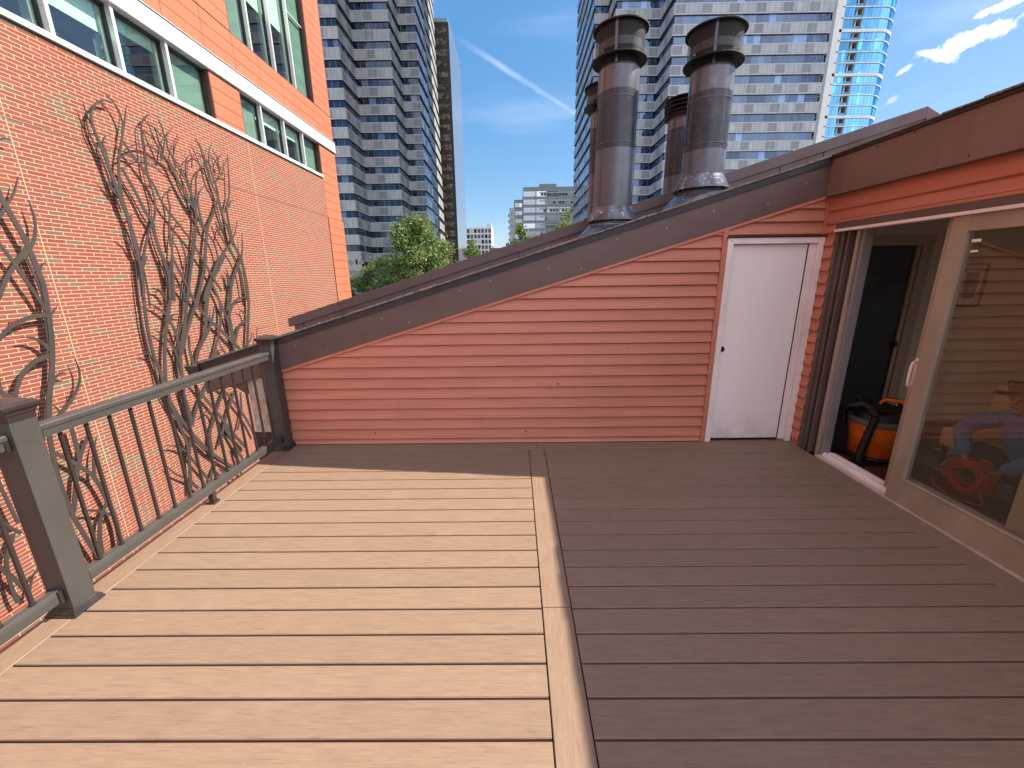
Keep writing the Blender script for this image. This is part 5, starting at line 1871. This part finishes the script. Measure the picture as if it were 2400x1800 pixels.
def tree(label, x, y, ztop, width, crown_h, n_leaf, seed, mat, leaf=0.17, shape=1.0, lobes=26, kind='deciduous_tree'):
    root = thing(kind, label, 'tree', 'street trees beyond the roof')
    root.location = (x, y, GZ)
    rg = np.random.default_rng(seed)
    H = ztop - GZ
    zc0 = H - crown_h
    tr_ = MB()
    pts = [(0, 0, 0), (0.05, 0.02, H*0.3), (-0.05, 0.05, H*0.6), (0.02, 0, H*0.93)]
    tr_.tube(pts, [0.30, 0.22, 0.14, 0.02], 10)
    # lobes: clumps spread over the crown
    LB = []
    for i in range(lobes):
        h = rg.uniform(0.0, 1.0)**0.9
        rmax = width*0.5*(math.sin(math.pi*min(1, (1 - h)**shape*0.86 + 0.09)) if h > 0.05 else 0.55)
        a = rg.uniform(0, 2*math.pi)
        rr_ = rmax*math.sqrt(rg.uniform(0.15, 1.0))*0.80
        lr = width*rg.uniform(0.10, 0.17)*(1.12 - 0.55*h)
        c = np.array((rr_*math.cos(a), rr_*math.sin(a), zc0 + crown_h*(0.06 + 0.88*h) - lr*0.2))
        LB.append((c, lr))
    LB.append((np.array((0, 0, H - width*0.085)), width*0.075))
    for c, lr in LB[::2]:
        st = np.array((0, 0, max(H*0.25, c[2] - np.hypot(c[0], c[1])*1.1 - 0.5)))
        md = (st + c)/2 + rg.normal(0, 0.1, 3)
        tr_.tube([tuple(st), tuple(md), tuple(c)], [0.10, 0.06, 0.015], 6)
    tr_.build('trunk', M_bark, root, smooth=True)
    w = np.array([l**2 for _, l in LB])
    idx = rg.choice(len(LB), n_leaf, p=w/w.sum())
    C = np.array([LB[i][0] for i in idx])
    R_ = np.array([LB[i][1] for i in idx])
    d = rg.normal(size=(n_leaf, 3))
    d /= np.linalg.norm(d, axis=1)[:, None]
    rad_ = R_*(0.35 + 0.75*rg.random(n_leaf)**0.6)
    # sprays: leaves gathered along short twigs
    pos = C + d*rad_[:, None]*np.array((1, 1, 0.85))
    tw = rg.integers(0, n_leaf//7, n_leaf)
    seedp = pos[tw]
    near = np.linalg.norm(seedp - pos, axis=1) < R_*0.0 + 1e9
    pos = np.where(near[:, None], seedp + rg.normal(0, leaf*1.15, (n_leaf, 3)), pos)
    nrm_ = rg.normal(size=(n_leaf, 3)) + np.array((0, 0, 0.7)) + d*0.5
    nrm_ /= np.linalg.norm(nrm_, axis=1)[:, None]
    a = rg.normal(size=(n_leaf, 3))
    t1 = np.cross(nrm_, a)
    t1 /= np.linalg.norm(t1, axis=1)[:, None]
    t2 = np.cross(nrm_, t1)
    s_ = leaf*(0.6 + 0.8*rg.random(n_leaf))[:, None]
    V = np.stack([pos - t1*s_*0.5, pos + t2*s_*0.32 - nrm_*s_*0.08, pos + t1*s_*0.5, pos - t2*s_*0.32 - nrm_*s_*0.08], 1).reshape(-1, 3)
    me = bpy.data.meshes.new('crown')
    me.vertices.add(len(V))
    me.vertices.foreach_set('co', V.ravel())
    me.loops.add(4*n_leaf)
    me.loops.foreach_set('vertex_index', np.arange(4*n_leaf))
    me.polygons.add(n_leaf)
    me.polygons.foreach_set('loop_start', np.arange(n_leaf)*4)
    me.polygons.foreach_set('loop_total', np.full(n_leaf, 4))
    me.materials.append(mat)
    uv = me.uv_layers.new(name='UVMap')
    vv = np.repeat(rg.random(n_leaf), 4)
    uu = np.tile([0, .5, 1, .5], n_leaf)
    uv.data.foreach_set('uv', np.stack([uu, vv], 1).ravel().astype(np.float32))
    me.update()
    me.validate()
    o = bpy.data.objects.new('crown', me)
    COL.objects.link(o)
    o.parent = root
    return root


tree('large dense green tree with a pointed top in front of the granite tower', -10.1, 45.0, 7.8, 8.4, 12.0, 60000, 3, M_leafd, 0.24, 0.8, 90)
tree('lower dark green tree at the foot of the granite tower', -14.6, 46.5, 3.6, 7.0, 9.0, 24000, 5, M_leafd, 0.24, 0.7, 50)
tree('bright yellow-green tree beside the corner of the orange panels', -17.2, 44.0, 1.6, 4.6, 7.5, 11000, 8, M_leafl, 0.22, 0.7, 26)
tree('small bright tree in front of the white apartment block', -5.9, 60.0, 6.1, 3.6, 9.0, 9000, 12, M_leafl, 0.24, 0.9, 28)
tree('bright tree in front of the grey wing of the office block', 0.9, 60.0, 8.2, 3.6, 10.0, 9000, 21, M_leafl, 0.24, 0.8, 28)
tree('wide bright tree low in front of the wide office block', 7.6, 60.0, 10.1, 5.6, 10.0, 12000, 33, M_leafl, 0.24, 0.7, 30)
tree('dark tree tips between the black tower and the roof edge', -8.0, 62.0, 3.3, 3.6, 8.0, 7000, 41, M_leafd, 0.24, 0.8, 20)

# ================================================================ things inside the doorway
M_or = plain('orange_plastic', (0.62, 0.135, 0.012), 0.38, var=0.05, vscale=6)
M_bk = plain('black_rubber', (0.010, 0.010, 0.011), 0.5, var=0.2, vscale=6)
M_gy = plain('grey_lid', (0.10, 0.095, 0.085), 0.5, var=0.1)
vx, vy, vz = 3.085, 3.285, 0.0
vac = thing('shop_vacuum', 'orange and black wet-dry vacuum standing inside the open doorway', 'vacuum cleaner')
vac.location = (vx, vy, -0.010)
mb = MB()
prof = [(0.02, 0.052), (0.160, 0.052), (0.170, 0.062), (0.184, 0.20), (0.187, 0.205), (0.189, 0.215), (0.197, 0.305), (0.203, 0.309), (0.203, 0.322), (0.19, 0.326)]
mb.lathe(prof, 0, 0, 56)
vb = mb.build('drum', M_or, vac, smooth=True)
mb = MB()
for a0 in (200, 262, 325):
    pts = []
    for tq in np.linspace(0, 1, 9):
        a = rad(a0 - 20 + 40*float(tq))
        zz = 0.062 + 0.072*min(1, 4*min(tq, 1 - tq))
        r_ = 0.1735 + (zz - 0.062)*0.10
        pts.append((r_*math.cos(a), r_*math.sin(a), zz))
    mb.tube(pts, 0.003, 6)
mb.build('moulded_rib', plain('dark_orange', (0.30, 0.05, 0.006), 0.4), vb, smooth=True)
mb = MB()
mb.lathe([(0.19, 0.3265), (0.208, 0.328), (0.212, 0.345), (0.206, 0.37), (0.19, 0.378)], 0, 0, 56, 1)
mb.lathe([(0.188, 0.378), (0.182, 0.40), (0.150, 0.45), (0.10, 0.478), (0.04, 0.488), (0.001, 0.489)], 0, 0, 56, 0)
mb.box(-0.12, 0.11, -0.15, -0.02, 0.44, 0.475, 0)
mb.box(-0.15, 0.02, -0.05, 0.12, 0.43, 0.50, 0)
mb.tube([(-0.16, 0.03, 0.44), (-0.19, 0.06, 0.50), (-0.15, 0.10, 0.54), (-0.10, 0.06, 0.47)], 0.012, 8)
mb.tube([(0.02, 0.0, 0.47), (0.05, 0.02, 0.53), (0.12, -0.01, 0.52), (0.15, -0.05, 0.42)], 0.016, 8)
mb.build('lid', [M_bk, M_gy], vac, smooth=True)
mb = MB()
mb.tube([(-0.040, -0.02, 0.47), (-0.040, -0.03, 0.515), (-0.02, -0.045, 0.540), (0.06, -0.105, 0.540), (0.085, -0.12, 0.500), (0.085, -0.125, 0.45)], [0.012, 0.015, 0.016, 0.016, 0.015, 0.012], 10)
mb.build('carry_handle', M_or, vac, smooth=True)
mb = MB()
mb.box(-0.02, 0.075, -0.2125, -0.2085, 0.352, 0.385)
mb.build('label_plate', plain('label_white', (0.6, 0.58, 0.55), 0.5, var=0.1, vscale=30), vac)
mb = MB()
ring_ = [(0.185*math.cos(rad(a)), 0.185*math.sin(rad(a)), 0.045) for a in range(0, 361, 15)]
mb.tube(ring_, 0.014, 8)
for a in (45, 135, 215, 300):
    x, y_ = 0.21*math.cos(rad(a)), 0.21*math.sin(rad(a))
    mb.tube([(x - 0.010, y_, 0.024), (x + 0.010, y_, 0.024)], 0.024, 16)
    mb.box(x - 0.016, x + 0.016, y_ - 0.016, y_ + 0.016, 0.03, 0.062)
mb.build('caster_dolly', M_bk, vac, smooth=True)
mb = MB()
# crevice wand standing in front of the drum, and its corrugated hose
mb.tube([(-0.205, -0.120, 0.03), (-0.200, -0.120, 0.12), (-0.170, -0.150, 0.43)], [0.033, 0.031, 0.026], 14)
mb.box(-0.26, -0.15, -0.165, -0.085, 0.002, 0.030)
mb.build('wand', M_bk, vac, smooth=True)
mb = MB()
hp = catmull([(-0.165, -0.150, 0.43), (-0.19, -0.06, 0.50), (-0.22, 0.03, 0.47), (-0.26, 0.16, 0.40), (-0.20, 0.26, 0.30), (-0.05, 0.27, 0.36), (0.06, 0.17, 0.46)], 14)
mb.tube([tuple(p) for p in hp], [0.023 + 0.004*(i % 2) for i in range(len(hp))], 12)
mb.build('hose', M_bk, vac, smooth=True)
mb = MB()
cp_ = catmull([(-0.196, -0.03, 0.315), (-0.18, -0.14, 0.24), (-0.09, -0.275, 0.215), (0.04, -0.225, 0.25), (0.085, -0.185, 0.32)], 8)
mb.tube([tuple(p) for p in cp_], 0.0032, 6)
mb.build('power_cord', M_gy, vac, smooth=True)

bag = thing('tool_bag', 'black tool bag with orange trim on the floor left of the vacuum', 'bag')
bag.location = (2.89, 3.50, -0.011)
mb = MB()
mb.prism([(-0.14, 0.0), (0.15, 0.0), (0.165, 0.05), (0.14, 0.24), (0.06, 0.33), (-0.05, 0.335), (-0.12, 0.25), (-0.15, 0.05)], 'x', -0.11, 0.13)
mb.build('bag_body', M_bk, bag, bevel=0.02)
mb = MB()
mb.tube([(-0.118, -0.08, 0.20), (-0.125, -0.02, 0.10), (-0.125, 0.05, 0.16)], 0.006, 6)
mb.tube([(-0.118, -0.09, 0.08), (-0.122, 0.02, 0.06)], 0.005, 6)
mb.build('orange_trim', M_or, bag, smooth=True)
mb = MB()
mb.tube([(0, -0.09, 0.30), (0.0, -0.07, 0.40), (0.01, 0.05, 0.41), (0.01, 0.08, 0.31)], 0.012, 8)
mb.build('handle', M_bk, bag, smooth=True)

mb = MB()
mb.box(3.42, 5.6, 1.2, 3.30, -0.0115, -0.004)
tag(mb.build('rug', plain('grey_rug', (0.20, 0.19, 0.175), 0.95, var=0.1, vscale=10, bumpy=0.5)), 'flat grey rug on the floor under the cream chair', 'rug')
mb = MB()
mb.box(3.78, 4.02, 3.332, 3.44, -0.0115, 0.002)
for i in range(9):
    mb.box(3.79 + 0.025*i, 3.80 + 0.025*i, 3.345, 3.43, 0.0022, 0.0045)
tag(mb.build('floor_register', plain('register_white', (0.45, 0.42, 0.38), 0.5)), 'white metal floor register behind the door glass', 'floor vent')

pic = thing('framed_picture', 'small dark picture with a white mat in a dark frame on the inside wall', 'picture')
px0, px1, pz0, pz1 = 4.395, 4.655, 1.200, 1.620
mb = MB()
for a in ((px0, px0 + 0.022, pz0, pz1), (px1 - 0.022, px1, pz0, pz1), (px0 + 0.022, px1 - 0.022, pz0, pz0 + 0.022), (px0 + 0.022, px1 - 0.022, pz1 - 0.022, pz1)):
    mb.box(a[0], a[1], 4.172, 4.198, a[2], a[3])
mb.build('frame', M_bk, pic)
mb = MB()
mb.box(px0 + 0.022, px1 - 0.022, 4.186, 4.197, pz0 + 0.022, pz1 - 0.022)
mb.build('mat', plain('white_mat', (0.72, 0.70, 0.66), 0.7), pic)
mb = MB()
mb.box(px0 + 0.065, px1 - 0.065, 4.184, 4.1855, pz0 + 0.085, pz1 - 0.085)
mb.build('print', plain('dark_print', (0.10, 0.07, 0.06), 0.6, var=0.8, vscale=9), pic)

# cream chair
chair = thing('armchair', 'cream upholstered chair standing on the rug behind the person', 'chair')
chair.location = (3.78, 2.70, -0.004)
M_cream = plain('cream_fabric', (0.62, 0.54, 0.38), 0.85, var=0.05, vscale=6, bumpy=0.3)
mb = MB()
mb.prism([(-0.43, 0.33), (0.43, 0.33), (0.45, 0.55), (0.40, 0.715), (0.10, 0.735), (-0.34, 0.73), (-0.42, 0.60)], 'x', 0.02, 0.15)
mb.build('backrest', M_cream, chair, bevel=0.035)
mb = MB()
mb.box(-0.36, 0.10, -0.40, 0.40, 0.20, 0.355)
mb.build('seat', M_cream, chair, bevel=0.03)
mb = MB()
ed = [(-0.0, -0.43, 0.33), (-0.0, -0.42, 0.60), (0.0, -0.34, 0.738), (0.0, 0.10, 0.745), (0.0, 0.40, 0.722), (0.0, 0.458, 0.55), (0.0, 0.44, 0.33)]
mb.tube([(0.085, p[1], p[2]) for p in ed], 0.010, 8)
mb.build('piping', M_bk, chair, smooth=True)
for sx_ in (-0.32, 0.09):
    for sy_ in (-0.36, 0.36):
        mb = MB()
        mb.tube([(sx_, sy_, 0.0), (sx_, sy_, 0.20)], [0.014, 0.022], 10)
        mb.build('leg', M_bk, chair, smooth=True)


# ================================================================ person kneeling on the floor inside
def skin(name, joints, edges, mat, parent=None, sub=2, root_i=0):
    me = bpy.data.meshes.new(name)
    me.from_pydata([j[:3] for j in joints], edges, [])
    me.materials.append(mat)
    o = bpy.data.objects.new(name, me)
    COL.objects.link(o)
    if parent:
        o.parent = parent
    sk = o.modifiers.new('skin', 'SKIN')
    sk.use_smooth_shade = True
    if not me.skin_vertices:
        bpy.context.view_layer.objects.active = o
        me.attributes.new('tmp', 'FLOAT', 'POINT')
    lay = me.skin_vertices[0].data
    for i, j in enumerate(joints):
        r_ = j[3] if isinstance(j[3], (tuple, list)) else (j[3], j[3])
        lay[i].radius = r_
        lay[i].use_root = (i == root_i)
    s_ = o.modifiers.new('sub', 'SUBSURF')
    s_.levels = sub
    s_.render_levels = sub
    return o


M_skin = plain('skin', (0.42, 0.22, 0.14), 0.5, var=0.04)
M_shirt = plain('blue_shirt', (0.10, 0.25, 0.55), 0.8, var=0.08, vscale=8, bumpy=0.2)
M_trs = plain('dark_trousers', (0.030, 0.032, 0.026), 0.85, var=0.15, vscale=8)
M_hat = plain('dark_cap', (0.050, 0.028, 0.022), 0.8, var=0.15, vscale=12)
# joints: x, y, z, radius   (person faces the deck, leaning forward)
J = [(3.50, 2.53, 0.24, 0.085),   # 0 pelvis
     (3.46, 2.55, 0.36, 0.085),   # 1 waist
     (3.40, 2.56, 0.52, 0.090),   # 2 chest
     (3.37, 2.56, 0.605, 0.045),  # 3 neck base
     (3.345, 2.565, 0.645, 0.036),  # 4 neck
     (3.33, 2.565, 0.690, 0.062),  # 5 head low
     (3.335, 2.565, 0.760, 0.074),  # 6 head
     (3.345, 2.565, 0.812, 0.050),  # 7 crown
     (3.38, 2.665, 0.585, 0.046),  # 8 shoulder L
     (3.34, 2.790, 0.50, 0.036),  # 9
     (3.30, 2.850, 0.43, 0.031),  # 10 elbow L
     (3.26, 2.770, 0.33, 0.026),  # 11
     (3.23, 2.715, 0.265, 0.019),  # 12 wrist L
     (3.38, 2.455, 0.585, 0.046),  # 13 shoulder R
     (3.33, 2.370, 0.48, 0.036),  # 14
     (3.28, 2.345, 0.40, 0.031),  # 15 elbow R
     (3.24, 2.430, 0.31, 0.025),  # 16
     (3.22, 2.485, 0.255, 0.019),  # 17 wrist R
     (3.47, 2.62, 0.23, 0.070),   # 18 hip L
     (3.34, 2.765, 0.30, 0.060),  # 19 knee L (raised)
     (3.37, 2.80, 0.14, 0.042),   # 20 shin
     (3.39, 2.81, 0.045, 0.030),  # 21 ankle L
     (3.30, 2.825, 0.025, 0.026),  # 22 toe
     (3.46, 2.44, 0.22, 0.070),   # 23 hip R
     (3.28, 2.36, 0.10, 0.058),   # 24 knee R (down)
     (3.45, 2.33, 0.06, 0.042),   # 25
     (3.60, 2.32, 0.045, 0.030),  # 26 ankle
     (3.68, 2.32, 0.03, 0.024)]   # 27 toe
E_ = [(0, 1), (1, 2), (2, 3), (3, 4), (4, 5), (5, 6), (6, 7), (2, 8), (8, 9), (9, 10), (10, 11), (11, 12), (2, 13), (13, 14), (14, 15), (15, 16), (16, 17),
      (0, 18), (18, 19), (19, 20), (20, 21), (21, 22), (0, 23), (23, 24), (24, 25), (25, 26), (26, 27)]


def hand(wrist, toward, side):
    """palm, four unequal curled fingers and a thumb from the palm's side"""
    w_ = np.array(wrist)
    f = np.array(toward, float)
    f /= np.linalg.norm(f)
    s_ = np.cross(f, (1, 0, 0))
    s_ = s_/np.linalg.norm(s_)*side
    n_ = np.cross(f, s_)
    base = len(J)
    J.append((*(w_ + f*0.030), (0.022, 0.012)))
    J.append((*(w_ + f*0.055), (0.024, 0.011)))
    for k, ln in enumerate((0.030, 0.034, 0.032, 0.025)):
        o_ = (k - 1.5)*0.013
        b0 = len(J)
        J.append((*(w_ + f*0.066 + s_*o_), 0.0068))
        J.append((*(w_ + f*(0.066 + ln*0.7) + s_*o_*1.05 + n_*0.008), 0.0062))
        J.append((*(w_ + f*(0.066 + ln*0.95) + s_*o_ + n_*0.024), 0.0052))
        E_.extend([(base + 1, b0), (b0, b0 + 1), (b0 + 1, b0 + 2)])
    b0 = len(J)
    J.append((*(w_ + f*0.030 + s_*0.024), 0.0085))
    J.append((*(w_ + f*0.055 + s_*0.036 + n_*0.010), 0.0068))
    E_.extend([(base, b0), (b0, b0 + 1)])
    return base


hb = hand(J[12][:3], (-0.25, -0.35, -0.9), 1)
E_.append((12, hb))
hb = hand(J[17][:3], (-0.25, 0.35, -0.9), -1)
E_.append((17, hb))
person = thing('person', 'person in dark cap and blue shirt kneeling over a red cord behind glass', 'person')
body = skin('body', J, E_, M_skin, person, 1)
# face
mb = MB()
mb.prism([(2.553, 0.700), (2.577, 0.700), (2.570, 0.735), (2.560, 0.735)], 'x', 3.246, 3.285)
mb.build('nose', M_skin, body, bevel=0.005)
mb = MB()
for ey in (2.538, 2.592):
    mb.lathe([(0.001, 0.729), (0.009, 0.733), (0.011, 0.738), (0.009, 0.743), (0.001, 0.747)], 3.268, ey, 12)
mb.box(3.2645, 3.280, 2.546, 2.586, 0.6785, 0.6835)
mb.build('features', M_hat, body)
mb = MB()
for ey, s_ in ((2.490, 1), (2.640, -1)):
    mb.tube([(3.335, ey, 0.700), (3.350, ey - 0.006*s_, 0.725), (3.338, ey, 0.748)], [0.010, 0.014, 0.010], 8)
mb.build('ear', M_skin, body, smooth=True)


def sub_skin(name, ids, grow, mat, extra=None, root_i=0):
    mp = {k: i for i, k in enumerate(ids)}
    js = [(*J[k][:3], (J[k][3] if not isinstance(J[k][3], tuple) else J[k][3][0]) + grow) for k in ids]
    es = [(mp[a], mp[b_]) for a, b_ in E_ if a in mp and b_ in mp]
    return skin(name, js, es, mat, person, 2, root_i)


sub_skin('shirt', [0, 1, 2, 3, 8, 9, 10, 11, 12, 13, 14, 15, 16, 17], 0.027, M_shirt)
sub_skin('trousers', [0, 18, 19, 20, 21, 23, 24, 25, 26], 0.026, M_trs)
mb = MB()
mb.lathe([(0.083, 0.756), (0.086, 0.775), (0.084, 0.805), (0.068, 0.838), (0.035, 0.856), (0.001, 0.860)], 3.342, 2.565, 28)
bp_ = [(-0.02, 0.03)]
bc, bd, bp = (3.342, 2.565), (-0.62, 0.785), (0.785, 0.62)
mb.prism([(bc[0] + bp[0]*a + bd[0]*d, bc[1] + bp[1]*a + bd[1]*d) for a, d in ((0.072, 0.035), (0.060, 0.120), (0.030, 0.150), (-0.030, 0.150), (-0.060, 0.120), (-0.072, 0.035))], 'z', 0.757, 0.766)
mb.tube([(3.40, 2.64, 0.79), (3.36, 2.70, 0.80), (3.33, 2.66, 0.775)], 0.006, 6)
mb.build('cap', M_hat, person, smooth=True)

# red cord coil
cord = MB()
rg = np.random.default_rng(2)
for k in range(13):
    pts = []
    r0 = 0.065 + 0.065*rg.random()
    ox, oy, oz = rg.normal(0, 0.012, 3)
    ph = rg.uniform(0, 6.28)
    for a in np.linspace(0, 2*math.pi, 30):
        yv = 2.665 + oy + r0*1.15*math.cos(a)
        zv = 0.135 + oz*0.5 + r0*0.98*math.sin(a)
        xv = 3.22 + ox + 0.025*math.sin(2*a + ph) + 0.012*(k - 4)*0.4
        pts.append((xv, yv, max(0.004, zv)))
    cord.tube(pts, 0.0062, 6)
tp = catmull([(3.22, 2.56, 0.06), (3.18, 2.50, 0.002), (3.12, 2.62, -0.003), (3.16, 2.80, -0.003), (3.25, 2.90, -0.003), (3.2, 2.84, 0.0)], 10)
cord.tube([tuple(p) for p in tp], 0.0062, 6)
tag(cord.build('extension_cord', plain('red_cord', (0.55, 0.05, 0.03), 0.5), smooth=True), 'coiled red extension cord held by the kneeling person', 'cord')
